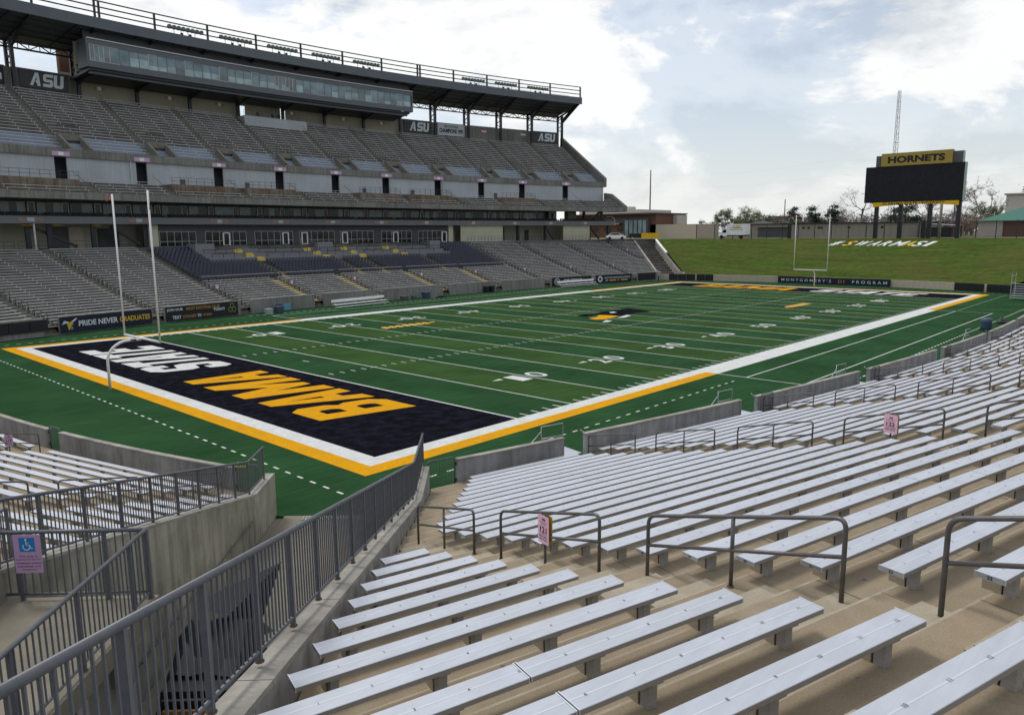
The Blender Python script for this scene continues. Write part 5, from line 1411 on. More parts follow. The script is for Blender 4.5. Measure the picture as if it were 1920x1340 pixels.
banner(12.2, 13.3, -.22, .3, 1.66, 'blackm', 'black padding panel at the right end of the far wall', 'wall_pad', 'pad', th=.1)
# high banners below the roof
def asu(a, b, label):
    global root
    root, o, u, v, l, h = banner(a, b, 49.75, 32.15, 34.75, 'charcoal', label); mb = MB(); hh = 1.95
    x = -l*.30
    for ch, w in (('a', 1.75), ('s', 1.45), ('U', 1.45)):
        glyph(mb, ch, o+u*x-v*(hh/2-.05), u, v, w*l/7.0, hh, .10); x += (w+.10)*l/7.0
    mb.build('lettering', 'letterlt', root)
asu(-7.2, -5.85, 'charcoal ASU banner left of the press box'); asu(7.32, 8.72, 'charcoal ASU banner just right of the press box'); asu(14.42, 15.85, 'charcoal ASU banner at the right end of the upper deck')
root, o, u, v, l, h = banner(9.05, 10.5, 49.75, 32.1, 34.75, 'bannerlt', 'pale banner reading CHAMPIONS 1991 below the roof')
mb = MB(); text(mb, 'CHAMPIONS 1991', o-v*.25, u, v, 1.0, l*.88, bold=.05); text(mb, 'HBCU NATIONAL', o+v*.72, u, v, .52, l*.52, bold=.03); mb.build('lettering', 'ink', root)
root, o, u, v, l, h = banner(-9.05, -7.6, 49.75, 32.1, 34.75, 'blackm', 'black banner ending in 91 at the upper left edge')
mb = MB(); text(mb, '1991', o+u*l*.28-v*.2, u, v, .95, l*.34, bold=.03); mb.build('lettering', 'letterlt', root)
for a in (10.85+.75, 12.65+1.2):
    mb = MB(); pbox(mb, SPf, a-.14, a+.14, 49.9, 49.96, 33.6, 34.0); mb.build('level_sign', 'pink', GS)

# ================================================================== FAR END: low wall, pads, sign, ramp walls
mb = MB(); sweep(mb, BP, [(-.05, -.03), (-.05, 1.2), (.35, 1.2), (.35, -.03)], -32, 31, 1.2)
o = mb.build('end_wall', 'brickp'); tag(o, 'low buff wall at the foot of the grass berm', 'wall', kind='thing')
def bpad(a, b, label, mat='blackm', z0=.02, z1=1.24):
    return banner(a, b, -.12, z0, z1, mat, label, 'wall_pad', 'pad', BP, group='black pads on the end wall', th=.1)
for i, y in enumerate([(20.9, 19.75), (19.7, 18.6), (18.55, 17.4), (17.2, 16.1), (16.05, 15.0)]):
    bpad(y[0], y[1], 'black pad on the end wall, %s from the far corner ramp' % OW[i+1])
for i, y in enumerate([(-13.6, -16.6), (-16.9, -18.3), (-18.35, -19.6), (-19.65, -20.8)]):
    bpad(y[0], y[1], 'black pad on the end wall, %s right of the lettered banner' % OW[i+1])
root, o, u, v, l, h = banner(6.55, -6.9, -.75, .05, 1.28, 'navyban', "navy banner reading MONTGOMERY'S DI PROGRAM at the foot of the berm", P_=BP, th=.08)
mb = MB(); text(mb, "MONTGOMERY'S", o-u*l*.235, u, v, .50, l*.46, bold=.01, space=1.6); text(mb, 'PROGRAM', o+u*l*.325, u, v, .50, l*.29, bold=.01, space=1.6); mb.build('lettering', 'letterlt', root)['kind'] = 'stuff'
mb = MB(); text(mb, 'DI', o+u*l*.085, u, v, .55, l*.055, bold=.03, space=1.4); mb.build('lettering', 'letterorg', root)
# far corner ramp (mirror of the near one)
def fdiag(k, x0, x1, ztop, label, th=.4, mat='coping'):
    sh = Vector((q2, -q2, 0))*th; mb = MB(); xs_ = [x0, x0+2.6, x1]
    for a, b in zip(xs_[:-1], xs_[1:]):
        A, B = Vector((a, a-k, 0)), Vector((b, b-k, 0)); za, zb_ = ztop(a), ztop(b)
        mb.hexa([A-Zv*.03, B-Zv*.03, B+sh-Zv*.03, A+sh-Zv*.03, A+Zv*za, B+Zv*zb_, B+sh+Zv*zb_, A+sh+Zv*za])
    o = mb.build('corner_wall', mat); tag(o, label, 'wall', kind='thing')
zf = lambda x: 1.77 if x < 115.2 else min(8.9, 1.77+.365*(x-115.2))
fdiag(56.86, 112.6, 133.5, zf, 'pale sloping wall at the right end of the lower far stand')
zf2 = lambda x: 1.5 if x < 118.6 else min(8.6, 1.5+.365*(x-118.6))
fdiag(63.9, 116.2, 136.5, zf2, 'pale sloping wall between the far ramp and the berm')
mb = MB(); 
for k in range(14):
    a = Vector((116.0+1.25*k, 59-.4+1.25*k, .0)); 
    mb.hexa([a+Vector((.0, 0, -.03)), a+Vector((3.3, -3.3, -.03)), a+Vector((4.5, -2.1, -.03)), a+Vector((1.2, 1.2, -.03)), a+Zv*(.5*k+.2), a+Vector((3.3, -3.3, .5*k+.2)), a+Vector((4.5, -2.1, .5*k+.2)), a+Vector((1.2, 1.2, .5*k+.2))])
o = mb.build('corner_steps', 'deckc'); tag(o, 'dark stepped ramp between the two corner walls', 'ramp', kind='structure')
struct(MB().poly([(131.3, 74.9, 7.96), (134.9, 70.9, 7.96), (150, 78, 7.96), (152, 105, 7.96), (126, 97, 7.96), (124, 80, 7.96)]), 'concourse_paving', 'asphalt')
struct(MB().hexa([(131.2, 75.2, 5.5), (135.2, 71.0, 5.5), (135.6, 71.4, 5.5), (131.6, 75.6, 5.5), (131.2, 75.2, 7.95), (135.2, 71.0, 7.95), (135.6, 71.4, 7.95), (131.6, 75.6, 7.95)]), 'ramp_head_wall', 'deckc')
# berm lettering
def berm_pt(x, y, dz=.06):
    r = hypot(x-(FL-XE), y-MY)-RE; return Vector((x, y, berm_z(r)+dz))
letters = [('#', 31.2, 'white'), ('S', 28.6, 'turfpale'), ('W', 26.2, 'white'), ('A', 23.7, 'white'), ('R', 21.7, 'white'), ('M', 19.3, 'white'), ('A', 17.3, 'goldbright'), ('S', 15.7, 'white'), ('1', 13.9, 'white')]
for i, (ch, y, mt) in enumerate(letters):
    xb = FL-XE+sqrt((RE+20.0)**2-(y-MY)**2)
    o = berm_pt(xb, y, .10); uu_ = (berm_pt(xb+1, y)-berm_pt(xb, y)).normalized(); ux = Vector((0, -1, 0))
    root = thing('berm_letter', {'#': 'white hash sign lying on the grass berm', 'W': 'white slanted letter W lying on the grass berm', 'R': 'white slanted letter R lying on the grass berm', 'M': 'white slanted letter M lying on the grass berm', '1': 'white slanted figure one lying on the grass berm'}.get(ch) or
                 ('pale gold letter S lying on the berm after the hash sign' if i == 1 else 'white letter A lying on the berm between W and R' if i == 3 else 'gold letter A lying on the berm after M' if i == 6 else 'white letter S lying on the berm before the figure one'), 'letter', tuple(o), 'letters on the berm')
    mb = MB(); text(mb, ch, o, ux, uu_, 3.0, 1.45 if ch not in 'MW1' else (2.05 if ch != '1' else .8), bold=.012, shear=.42)
    n0 = len(mb.v); f0_ = list(mb.f); nn = ux.cross(uu_)*.08; mb.v += [tuple(Vector(p)-nn) for p in mb.v[:n0]]; mb.f += [tuple(k+n0 for k in q)[::-1] for q in f0_]
    ec = {}
    for q in f0_:
        for k in range(len(q)):
            e = (q[k], q[(k+1) % len(q)])
            if (e[1], e[0]) in ec: ec.pop((e[1], e[0]))
            else: ec[e] = 1
    for a, b in ec: mb.f.append((b, a, a+n0, b+n0))
    mb.build('board', mt, root)

# ================================================================== GOALPOSTS
def goalpost(x, s, label, ribbon):
    root = thing('goalpost', label, 'goalpost', (x-s*2.17, MY, 0))
    y = MY; pts = [(x-s*2.17, y, 0), (x-s*2.17, y, 1.75)]
    for k in range(1, 9):
        a = radians(90*k/8); pts.append((x-s*2.17+s*1.35*(1-cos(a)), y, 1.75+1.25*sin(a)))
    pts.append((x-s*.05, y, 3.0))
    MB().tube(pts, .085, 14).build('gooseneck', 'white', root, True)
    MB().tube([(x, y-2.82, 3.05), (x, y+2.82, 3.05)], .075, 12).build('crossbar', 'white', root, True)
    for k in (-1, 1):
        MB().tube([(x, y+k*2.82, 3.0), (x, y+k*2.82, 12.25)], .058, 12).build('upright', 'white', root, True)
        if ribbon:
            t = (x, y+k*2.82, 12.2)
            MB().quad(t, (x-.02, y+k*2.82+(1.15 if k > 0 else .04), 11.95 if k > 0 else 11.1), (x+.02, y+k*2.82+(1.15 if k > 0 else -.12), 11.80 if k > 0 else 11.1), (x, y+k*2.82-.05*(k < 0), 12.07)).build('wind_ribbon', 'red', root)
    MB().box((x-s*.55, y, 3.0), (.35, .19, .10)).build('label_band', 'blackm', root)
goalpost(0, 1, 'tall white goalpost at the near end zone', True)
goalpost(FL, -1, 'white goalpost at the far end zone before the berm', True)

# ================================================================== SCOREBOARD
root = thing('scoreboard', 'large dark scoreboard headed HORNETS on black posts above the berm', 'scoreboard', (147.5, 19.5, PZ))
X_ = 147.0
MB().box((X_+.75, 19.6, 18.75), (1.5, 17.9, 7.1)).build('cabinet', 'screen', root)
MB().box((X_+.8, 10.62, 18.75), (1.62, .10, 7.16)).build('side_trim', 'greenedge', root)
MB().box((X_+.9, 19.0, 23.4), (1.2, 15.6, 2.1)).build('shoulder', 'greybox', root); MB().box((X_+.9, 11.15, 23.4), (1.24, .10, 2.14)).build('side_trim', 'greenedge', root)
hd = MB().box((X_+.6, 19.3, 23.55), (1.4, 12.8, 2.5)).build('header', 'boardgold', root)
mb = MB(); text(mb, 'HORNETS', (X_-.11, 19.3, 23.5), (0, -1, 0), (0, 0, 1), 1.35, 10.3, bold=.05); mb.build('lettering', 'ink', hd)
mb = MB(); 
N = 12
for k in range(N):
    y0, y1 = 26.8-15.6*k/N, 26.8-15.6*(k+1)/N; f0 = lambda y: 14.25+.45*(1-((y-19)/7.8)**2)
    mb.hexa([(X_, y0, f0(y0)), (X_+.3, y0, f0(y0)), (X_+.3, y1, f0(y1)), (X_, y1, f0(y1)), (X_, y0, 15.18), (X_+.3, y0, 15.18), (X_+.3, y1, 15.18), (X_, y1, 15.18)])
ft = mb.build('footer', 'boardyel', root)
mb = MB(); text(mb, 'ALABAMA STATE UNIVERSITY', (X_-.01, 19.3, 14.90), (0, -1, 0), (0, 0, 1), .50, 11.4, bold=.02); mb.build('lettering', 'ink', ft)
for y in (26.2, 21.6, 16.2, 11.2): MB().box((X_+.75, y, 11.6), (.55, .75, 7.3)).build('post', 'colm', root)

# ================================================================== BEYOND THE BERM
# dark chain fence on top of the berm
fr_ = thing('chain_fence', 'tall dark chain link fence along the top of the berm', 'fence', (150, 30, PZ))
fp = [BP(20.3, 27.3, PZ), BP(14, 27.3, PZ), BP(0, 27, PZ), BP(-12, 27, PZ), BP(-20, 27, PZ)]
pts = []
for a, b in zip(fp[:-1], fp[1:]):
    n = max(2, int((b-a).length/3.1))
    for k in range(n): pts.append(a+(b-a)*k/n)
pm = MB().box((0, 0, 1.65), (.13, .13, 3.3)).mesh('post', 'colm')
for p in pts: at(pm, 'post', fr_, p)
mb = MB()
for z in (.15, 3.2): mb.tube([p+Zv*z for p in pts], .03, 4)
mb.build('rails', 'colm', fr_)
m = bpy.data.materials.new('chain link mesh'); m.use_nodes = True; n_ = m.node_tree; bs_ = n_.nodes['Principled BSDF']; bs_.inputs['Base Color'].default_value = (.02, .02, .02, 1); bs_.inputs['Alpha'].default_value = .28
M['chain'] = m
mb = MB()
for a, b in zip(pts[:-1], pts[1:]): mb.quad(a+Zv*.1, b+Zv*.1, b+Zv*3.2, a+Zv*3.2)
mb.build('mesh_panel', 'chain', fr_)
for y in (44.5, 17.3, -1.4): MB().box((148.3, y, PZ+1.7), (.5, .7, 3.4)).build('gate_pier', 'colm', fr_)
# beige warehouse
wh = thing('warehouse', 'long low beige metal warehouse behind the berm fence', 'building', (182, 45, PZ))
MB().box((186, 46.5, 9.6), (20, 43, 3.5)).build('wall', 'warehouse', wh)
MB().prism([(175.6, 24.6), (197, 24.6), (197, 68.6), (175.6, 68.6)], 11.35, 11.6).build('roof', 'blackm', wh)
mb = MB(); mb.poly([(175.7, 68, 11.6), (197, 68, 11.6), (186, 68, 12.6)]); mb.build('gable', 'warehouse', wh)
for k in range(30): MB().box((175.97, 26+1.42*k, 9.6), (.05, .07, 3.4)).build('siding_rib', 'warehouse', wh)
MB().box((175.96, 60.5, 9.3), (.2, 8.5, 2.6)).build('loading_bay', 'greybox', wh); MB().box((175.6, 60.5, 10.8), (1.1, 9.2, .2)).build('canopy', 'warehouse', wh)
for y in (52.5, 51.2, 48.6, 47.9, 41.2, 33.5): MB().box((175.95, y, 10.4), (.12, .55, .45)).build('window', 'glassd', wh)
# pale low block wall at the left
o = MB().box((184, 94, 9.9), (2, 26, 4.0)).build('block_wall', 'brickp'); tag(o, 'pale buff block wall between brick building and trees', 'wall', kind='thing')
# brick field house
bh = thing('field_house', 'red brick field house with dark glass entrance behind the stand', 'building', (190, 118, PZ))
MB().box((192, 118, 11.6), (18, 34, 7.2)).build('wall', 'brick', bh)
MB().box((205, 126, 12.6), (20, 22, 9.0)).build('rear_block', 'beige', bh); MB().box((208, 137, 14.0), (18, 12, 9.6)).build('rear_block', 'beige', bh)
MB().box((191, 118, 15.35), (20, 35, .35)).build('roof', 'greybox', bh)
MB().box((182.6, 121, 13.2), (1.0, 20, 1.4)).build('canopy', 'suitew', bh); MB().box((182.1, 122, 12.3), (.2, 16, .35)).build('sign_strip', 'gold', bh)
ent = MB().box((182.4, 107.5, 10.9), (1.4, 9, 5.8)).build('entrance', 'suitew', bh)
for k in range(5): MB().box((181.6, 104.2+1.65*k, 10.8), (.12, 1.2, 5.0)).build('pane', 'glass', ent)
for y in (114, 119, 124, 129): MB().box((182.95, y, 10.6), (.12, 2.4, 1.2)).build('window', 'glassd', bh)
MB().box((196, 100.4, 11.6), (6, 1.8, 6.6)).build('stair_block', 'beige', bh)
# green roofed building at the right
gb = thing('green_roof_building', 'brick and stucco building with green metal roof at the right edge', 'building', (188, 8, PZ))
MB().box((190, 7.0, 9.7), (16, 15.0, 3.6)).build('wall', 'brick', gb); MB().box((181.9, 12.2, 9.7), (.3, 4.8, 3.6)).build('stucco_panel', 'beige', gb)
mb = MB(); a = [(181, -1.2, 11.5), (181, 15.0, 11.5), (199, 15.0, 11.5), (199, -1.2, 11.5)]; p1, p2 = (187, 7, 14.6), (193, 7, 14.6)
mb.poly([a[0], p1, a[1]]); mb.poly([a[1], p1, p2, a[2]]); mb.poly([a[2], p2, a[3]]); mb.poly([a[3], p2, p1, a[0]]); mb.poly(a); mb.build('roof', 'greenroof', gb)
wb = thing('white_block_building', 'cream flat-roofed building rising behind the green roof', 'building', (215, 5, PZ))
MB().box((222, 4, 13.2), (20, 22, 10.4)).build('wall', 'beige', wb); MB().box((222, 4, 18.5), (20.8, 22.8, .4)).build('roof', 'tanwall', wb); MB().box((211.9, 8, 15.2), (.1, 2.5, 2.4)).build('window', 'white', wb)
# small shed and grey pole near the scoreboard
sh_ = thing('open_shed', 'small dark open shed with white roof under the scoreboard', 'shed', (176, 20, PZ))
mb = MB(); mb.poly([(172, 25, 11.2), (172, 17, 10.6), (180, 17, 10.6), (180, 25, 11.2)]); mb.poly([(172, 25, 11.2), (176, 21, 11.9), (180, 25, 11.2)]); mb.build('roof', 'white', sh_)
for x, y in ((172.5, 24.6), (172.5, 17.4), (179.5, 24.6), (179.5, 17.4)): MB().box((x, y, 9.3), (.25, .25, 2.7)).build('post', 'brick', sh_)
MB().box((176, 21, 9.1), (6, 6, 2.2)).build('store', 'blackm', sh_)
o = MB().tube([(152, 15.3, 8), (152, 15.3, 15.5)], .28, 10).build('light_pole', 'warehouse', None, True); tag(o, 'pale grey light pole standing behind the scoreboard', 'pole', kind='thing')
# box truck
tr = thing('box_truck', 'white box truck with gold ASU letters parked on the berm', 'truck', (142, 54, PZ))
TX, TY = 141.0, 54.6
MB().box((TX+1.0, TY-1.0, PZ+2.05), (2.3, 4.4, 2.45)).build('cargo_box', 'truckw', tr)
mb = MB(); prof = [(1.3, .55), (3.35, .55), (3.4, 1.15), (2.75, 1.35), (2.15, 2.1), (1.3, 2.15)]
mb.poly([(TX, TY+y, PZ+z) for y, z in prof]); mb.poly([(TX+2.0, TY+y, PZ+z) for y, z in prof][::-1])
for k in range(len(prof)): (y0, z0), (y1, z1) = prof[k], prof[(k+1) % len(prof)]; mb.quad((TX, TY+y0, PZ+z0), (TX, TY+y1, PZ+z1), (TX+2, TY+y1, PZ+z1), (TX+2, TY+y0, PZ+z0))
mb.build('cab', 'truckw', tr)
mb = MB(); mb.poly([(TX-.02, TY+y, PZ+z) for y, z in [(1.45, 1.35), (2.55, 1.35), (2.1, 2.0), (1.45, 2.02)]]); mb.build('side_window', 'glassd', tr)
for y in (2.6, -2.1): MB().tube([(TX-.03, TY+y, PZ+.42), (TX+.3, TY+y, PZ+.42)], .42, 14).build('wheel', 'tyre', tr)
MB().box((TX+1, TY-1.0, PZ+.75), (2.0, 4.6, .25)).build('chassis', 'blackm', tr)
mb = MB(); o = Vector((TX-.16, TY-1.0, PZ+2.65)); x = -.95
for ch in 'asU': glyph(mb, ch, o+Vector((0, -x, -.3)), (0, -1, 0), (0, 0, 1), .6, .62, .2); x += .65
mb.build('lettering', 'lettergold', tr)
mb = MB()
for z in (-.35, -.75): mb.quad(o+Vector((0, 1.6, z)), o+Vector((0, -1.6, z)), o+Vector((0, -1.6, z+.1)), o+Vector((0, 1.6, z+.1)))
mb.build('small_print', 'inkg', tr)
# white car on the concourse
cr = thing('car', 'white car parked at the top of the far stand corner', 'car', (124, 73.8, PZ))
prof = [(-2.2, .35), (2.2, .35), (2.25, .75), (1.5, .95), (.75, 1.45), (-.9, 1.48), (-1.75, 1.0), (-2.25, .9)]
cu_, cv_ = Vector((.62, -.78, 0)), Vector((.78, .62, 0)); co = Vector((124.5, 74.8, PZ))
side = lambda s, pr_: [co+cu_*x+cv_*(.9*s)+Zv*z for x, z in pr_]
mb = MB(); A, B = side(-1, prof), side(1, prof); mb.poly(A); mb.poly(B[::-1])
for k in range(len(prof)): mb.quad(A[k], A[(k+1) % len(prof)], B[(k+1) % len(prof)], B[k])
mb.build('body', 'truckw', cr)
mb = MB(); ws = [(1.42, .98), (.78, 1.40)]; mb.quad(co+cu_*1.46+cv_*-.75+Zv*1.0, co+cu_*1.46+cv_*.75+Zv*1.0, co+cu_*.80+cv_*.68+Zv*1.45, co+cu_*.80+cv_*-.68+Zv*1.45); mb.build('windscreen', 'glassd', cr)
sw_ = [(1.1, 1.02), (.65, 1.38), (-.85, 1.40), (-1.5, 1.03)]
mb = MB(); mb.poly([co+cu_*x+cv_*(-.92)+Zv*z for x, z in sw_]); mb.build('side_window', 'glassd', cr)
for x in (-1.4, 1.4):
    for s in (-1, 1): MB().tube([co+cu_*x+cv_*(.75*s)+Zv*.33, co+cu_*x+cv_*(.93*s)+Zv*.33], .33, 12).build('wheel', 'tyre', cr)
for s in (-1, 1): MB().box(co+cu_*2.24+cv_*(.6*s)+Zv*.72, (.06, .4, .14), (cu_, cv_, Zv)).build('headlight', 'glassl', cr)
# crowd barriers and a yellow board at the end of the concourse
o = MB().box((150.5, 82.3, 8.75), (.15, 5.2, 1.3)).build('yellow_board', 'boardyel'); tag(o, 'yellow advertising board on the berm top near the trees', 'sign', kind='thing')
o = MB().box((151.0, 87.0, 8.7), (.15, 4.0, 1.2)).build('dark_board', 'navyban'); tag(o, 'dark fabric barrier left of the yellow board', 'barrier', kind='thing')
br_ = thing('steel_barrier', 'grey steel crowd barriers beside the white car', 'barrier', (140, 82, PZ))
for k in range(7):
    a = Vector((134+2.3*k, 79.5+1.55*k, PZ)); b = a+Vector((2.2, 1.48, 0)); MB().tube([a, a+Zv*1.25, b+Zv*1.25, b], .035, 5).build('frame', 'frame', br_)
    mb = MB()
    for j in range(1, 8): p = a+(b-a)*j/8; mb.tube([p+Zv*.1, p+Zv*1.25], .016, 4)
    mb.build('infill', 'frame', br_)
# brick stair tower glimpsed behind the upper deck at left
bt_ = thing('brick_tower', 'red brick tower glimpsed through the upper left roof bay', 'tower', tuple(SPf(-5.0, 59, 8)))
mb = MB(); pbox(mb, SPf, -5.52, -4.4, 56, 57, 8, 43.5); mb.build('wall', 'brick', bt_); mb = MB(); pbox(mb, SPf, -5.53, -4.4, 55.9, 55.99, 34.0, 36.4); mb.build('stone_band', 'beige', bt_)

# ---- poles, wires and mast
o = MB().tube([(300, 178, 6), (300, 178, 39.2)], .42, 8, .26).build('utility_pole', 'bark', None, True); tag(o, 'tall bare utility pole right of the grandstand', 'pole', kind='thing')
o = MB().tube([(236, 83.4, 6), (236, 83.4, 20.3)], .22, 6, .15).build('utility_pole', 'bark', None, True); tag(o, 'small utility pole above the warehouse roof', 'pole', kind='thing')
for i, z in enumerate((37.0, 31.5, 26.5)):
    pts = [Vector((300-.15*k*6, 178-k*9.0+0, z-2.2*sin(pi*((k % 10)/10)))) for k in range(-4, 26)]
    o = MB().tube(pts, .013, 4).build('power_line', 'wire'); tag(o, ['topmost', 'middle', 'lowest'][i]+' overhead wire running right from the utility pole', 'wire', 'overhead wires', 'thing')
mt_ = thing('radio_mast', 'pale lattice radio mast rising behind the scoreboard', 'mast', (330, 77, 8))
bx_, by_ = 330.0, 77.3
def mpt(k, z): w = 1.5-.9*(z-8)/60; a = radians(120*k+20); return Vector((bx_+w*cos(a), by_+w*sin(a), z))
for k in range(3): MB().tube([mpt(k, 8), mpt(k, 66.5)], .13, 5).build('leg', 'mast', mt_)
mb = MB()
for j in range(28):
    z0, z1 = 8+2.1*j, 8+2.1*(j+1)
    for k in range(3): mb.tube([mpt(k, z0), mpt((k+1) % 3, z1)], .055, 4, cap=False); mb.tube([mpt(k, z1), mpt((k+1) % 3, z1)], .05, 4, cap=False)
mb.build('bracing', 'mast', mt_)
for j in range(9): z = 36+3.3*j; MB().tube([mpt(1, z), mpt(1, z)+Vector((.3, -1.3, .1))], .09, 5).build('antenna', 'mast', mt_)

# ================================================================== SIDELINE CLUTTER
def sbench(x0, y0, x1, y1, label):
    a, b = Vector((x0, y0, 0)), Vector((x1, y1, 0)); u = (b-a).normalized(); n = Zv.cross(u); root = thing('team_bench', label, 'bench', tuple((a+b)/2), 'white team benches')
    MB().bar(a+Zv*.48, b+Zv*.48, .55, .06).build('seat', 'white', root); MB().bar(a+n*.4+Zv*.95, b+n*.4+Zv*.95, .06, .35).build('backrest', 'white', root)
    MB().bar(a-n*.45+Zv*.18, b-n*.45+Zv*.18, .30, .05).build('footrest', 'white', root)
    for k in range(6): p = a+(b-a)*(k+.3)/5.6; MB().tube([p-n*.4, p+n*.2+Zv*.45, p+n*.4+Zv*.9], .035, 5).build('leg', 'alupipe', root)
sbench(37.1, 58.0, 46.6, 59.2, 'white aluminium team bench near the left of the far wall'); sbench(84.5, 58.7, 94.6, 58.3, 'white aluminium team bench below the JOIN TODAY banner')
def tub(x, y, w, h, mat, label, cat='tub', name='storage_tub'):
    mb = MB(); mb.hexa([(x-w*.42, y-w*.42, 0), (x+w*.42, y-w*.42, 0), (x+w*.42, y+w*.42, 0), (x-w*.42, y+w*.42, 0), (x-w/2, y-w/2, h), (x+w/2, y-w/2, h), (x+w/2, y+w/2, h), (x-w/2, y+w/2, h)])
    root = thing(name, label, cat, (x, y, 0)); mb.build('body', mat, root); MB().box((x, y, h+.03), (w*1.06, w*1.06, .06)).build('rim', mat, root)
tub(55.2, 60.6, 1.0, .9, 'bluebin', 'blue grey tub beside the dark heap on the far sideline'); tub(68.9, 61.4, .7, .95, 'blackm', 'left black bin at the far wall'); tub(70.2, 61.4, .7, .95, 'blackm', 'right black bin at the far wall')
tub(29.4, 58.4, .9, .8, 'bluebin', 'blue tub by the stairs gap right of the JOIN OUR banner'); tub(28.2, 58.7, .8, .6, 'lampgreen', 'greenish crate left of the blue tub'); tub(51.0, 60.6, .9, .55, 'greybox', 'low grey box on the far sideline'); tub(52.9, 60.7, .6, .5, 'greybox', 'smaller grey box on the far sideline')
root = thing('covered_heap', 'low dark covered heap on the far sideline', 'cover', (57.5, 60.6, 0)); mb = MB()
g0 = [[Vector((56.3+2.6*i/6, 60.0+1.2*j/4, .45*sin(pi*i/6)*(.4+.6*sin(pi*j/4))+.02)) for j in range(5)] for i in range(7)]
for i in range(6):
    for j in range(4): mb.quad(g0[i][j], g0[i+1][j], g0[i+1][j+1], g0[i][j+1])
mb.build('sheet', 'blackm', root)
for x in (30.2, 31.4): 
    o = MB().box((x, 59.75, .62), (.9, .05, .85)).build('notice_panel', 'bluebin' if x < 31 else 'inkb'); tag(o, ['small dark panel on the far wall', 'small blue panel on the far wall'][x > 31], 'panel', kind='thing')
root = thing('barrel', 'blue grey plastic barrel on the turf by the near wall', 'barrel', (64.7, -10.4, 0))
MB().tube([(64.7, -10.4, 0), (64.7, -10.4, .25), (64.7, -10.4, .75), (64.7, -10.4, 1.15)], .48, 18).build('body', 'bluebin', root, True)
for z in (.3, .8): MB().tube([(64.7, -10.4, z), (64.7, -10.4, z+.06)], .50, 18).build('hoop', 'bluebin', root)
root = thing('equipment_bag', 'black bag lying on the turf beyond the barrel', 'bag', (72, -10.4, 0)); mb = MB()
g0 = [[Vector((71.3+1.6*i/6, -10.9+1.0*j/4, .62*sin(pi*(i+.3)/6.6)**.5*(.35+.65*sin(pi*j/4)))) for j in range(5)] for i in range(7)]
for i in range(6):
    for j in range(4): mb.quad(g0[i][j], g0[i+1][j], g0[i+1][j+1], g0[i][j+1])
mb.build('shell', 'blackm', root)

# ================================================================== TREES
def leaf_cloud(rnd, pts, n, size, flat=.5):
    mb = MB()
    for _ in range(n):
        p = rnd.choice(pts)
        c = p[0]+Vector((rnd.gauss(0, 1), rnd.gauss(0, 1), rnd.gauss(0, flat)))*p[1]
        a = Vector((rnd.gauss(0, 1), rnd.gauss(0, 1), rnd.gauss(0, 1))).normalized(); b = a.orthogonal().normalized(); s = size*rnd.uniform(.5, 1.3)
        mb.quad(c-a*s-b*s*.5, c+a*s-b*s*.5, c+a*s*.8+b*s*.5, c-a*s*.8+b*s*.5)
    return mb
def tree(loc, h, spread, label, kind, seed, group=None):
    rnd = random.Random(seed); base = Vector(loc); root = thing('tree', label, 'tree', loc, group)
    mb = MB(); tips = []
    def grow(p, d, l, r, depth):
        n = 3; pts = [p]
        for k in range(n):
            d = (d+Vector((rnd.gauss(0, .13), rnd.gauss(0, .13), rnd.gauss(0, .06)+.03))).normalized(); pts.append(pts[-1]+d*l/n)
        mb.tube(pts, r, 5 if depth > 1 else 7, r*.62, cap=False)
        e = pts[-1]
        if depth >= maxd: tips.append((e, l)); return
        for k in range(rnd.choice(nb)):
            a = rnd.uniform(0, 2*pi); q = d.orthogonal().normalized(); q = (Matrix.Rotation(a, 3, d) @ q)
            nd = (d*rnd.uniform(.55, 1.0)+q*rnd.uniform(.35, .85)*spread).normalized()
            grow(pts[rnd.choice([2, 3, 3])] if depth else e, nd, l*rnd.uniform(.58, .82), r*.58, depth+1)
        if depth >= 2: tips.append((e, l*.8))
    if kind == 'pine':
        mb.tube([base, base+Vector((.2, .1, h*.6)), base+Vector((0, .2, h*.97))], h*.022, 6, h*.006, cap=False)
        cl = []
        for k in range(16):
            z = h*rnd.uniform(.38, 1.0); a = rnd.uniform(0, 2*pi); rr = spread*h*.36*(1.15-z/h)*rnd.uniform(.5, 1.2)
            e = base+Vector((rr*cos(a), rr*sin(a), z)); mb.tube([base+Vector((0, 0, z-h*.06)), e], h*.006, 4, h*.003, cap=False); cl.append((e, h*.075*rnd.uniform(.7, 1.3)))
        mb.build('trunk', 'bark', root); leaf_cloud(rnd, cl, 2600, h*.022, .45).build('crown', 'leafd', root); return
    maxd, nb = {'bare': (5, [2, 3, 3]), 'budding': (5, [2, 3, 3]), 'leafy': (4, [3, 3])}[kind]
    grow(base, Vector((0, 0, 1)), h*.30, h*.020, 0)
    sc = h/max(.1, max(p[2] for p in mb.v)-base.z)*.93
    rs = lambda p: base+(Vector(p)-base)*sc
    mb.v = [tuple(rs(p)) for p in mb.v]; tips = [(rs(p), l*sc) for p, l in tips]
    mb.build('trunk', 'bark' if kind != 'bare' else 'barkp', root)
    if kind == 'bare':
        tw = MB()
        for p, l in tips:
            for _ in range(5):
                d = Vector((rnd.gauss(0, 1), rnd.gauss(0, 1), rnd.gauss(.5, .8))).normalized(); e = p+d*l*rnd.uniform(.3, .8); tw.tube([p, (p+e)/2+Vector((rnd.gauss(0, .08), rnd.gauss(0, .08), .05))*l, e], h*.0016, 3, h*.0007, cap=False)
        tw.build('crown', 'barkp', root)
    else:
        leaf_cloud(rnd, [(p, max(.15, l*.42)) for p, l in tips], 3600 if kind == 'budding' else 3600, h*(.0125 if kind == 'budding' else .020), .8).build('crown', 'leafo' if kind == 'budding' else 'leafy', root)
    return root
TG = 'trees beyond the berm'
tree((188, 88.0, PZ), 5.6, 1.1, 'small budding tree at the left end of the tree group', 'budding', 1, TG)
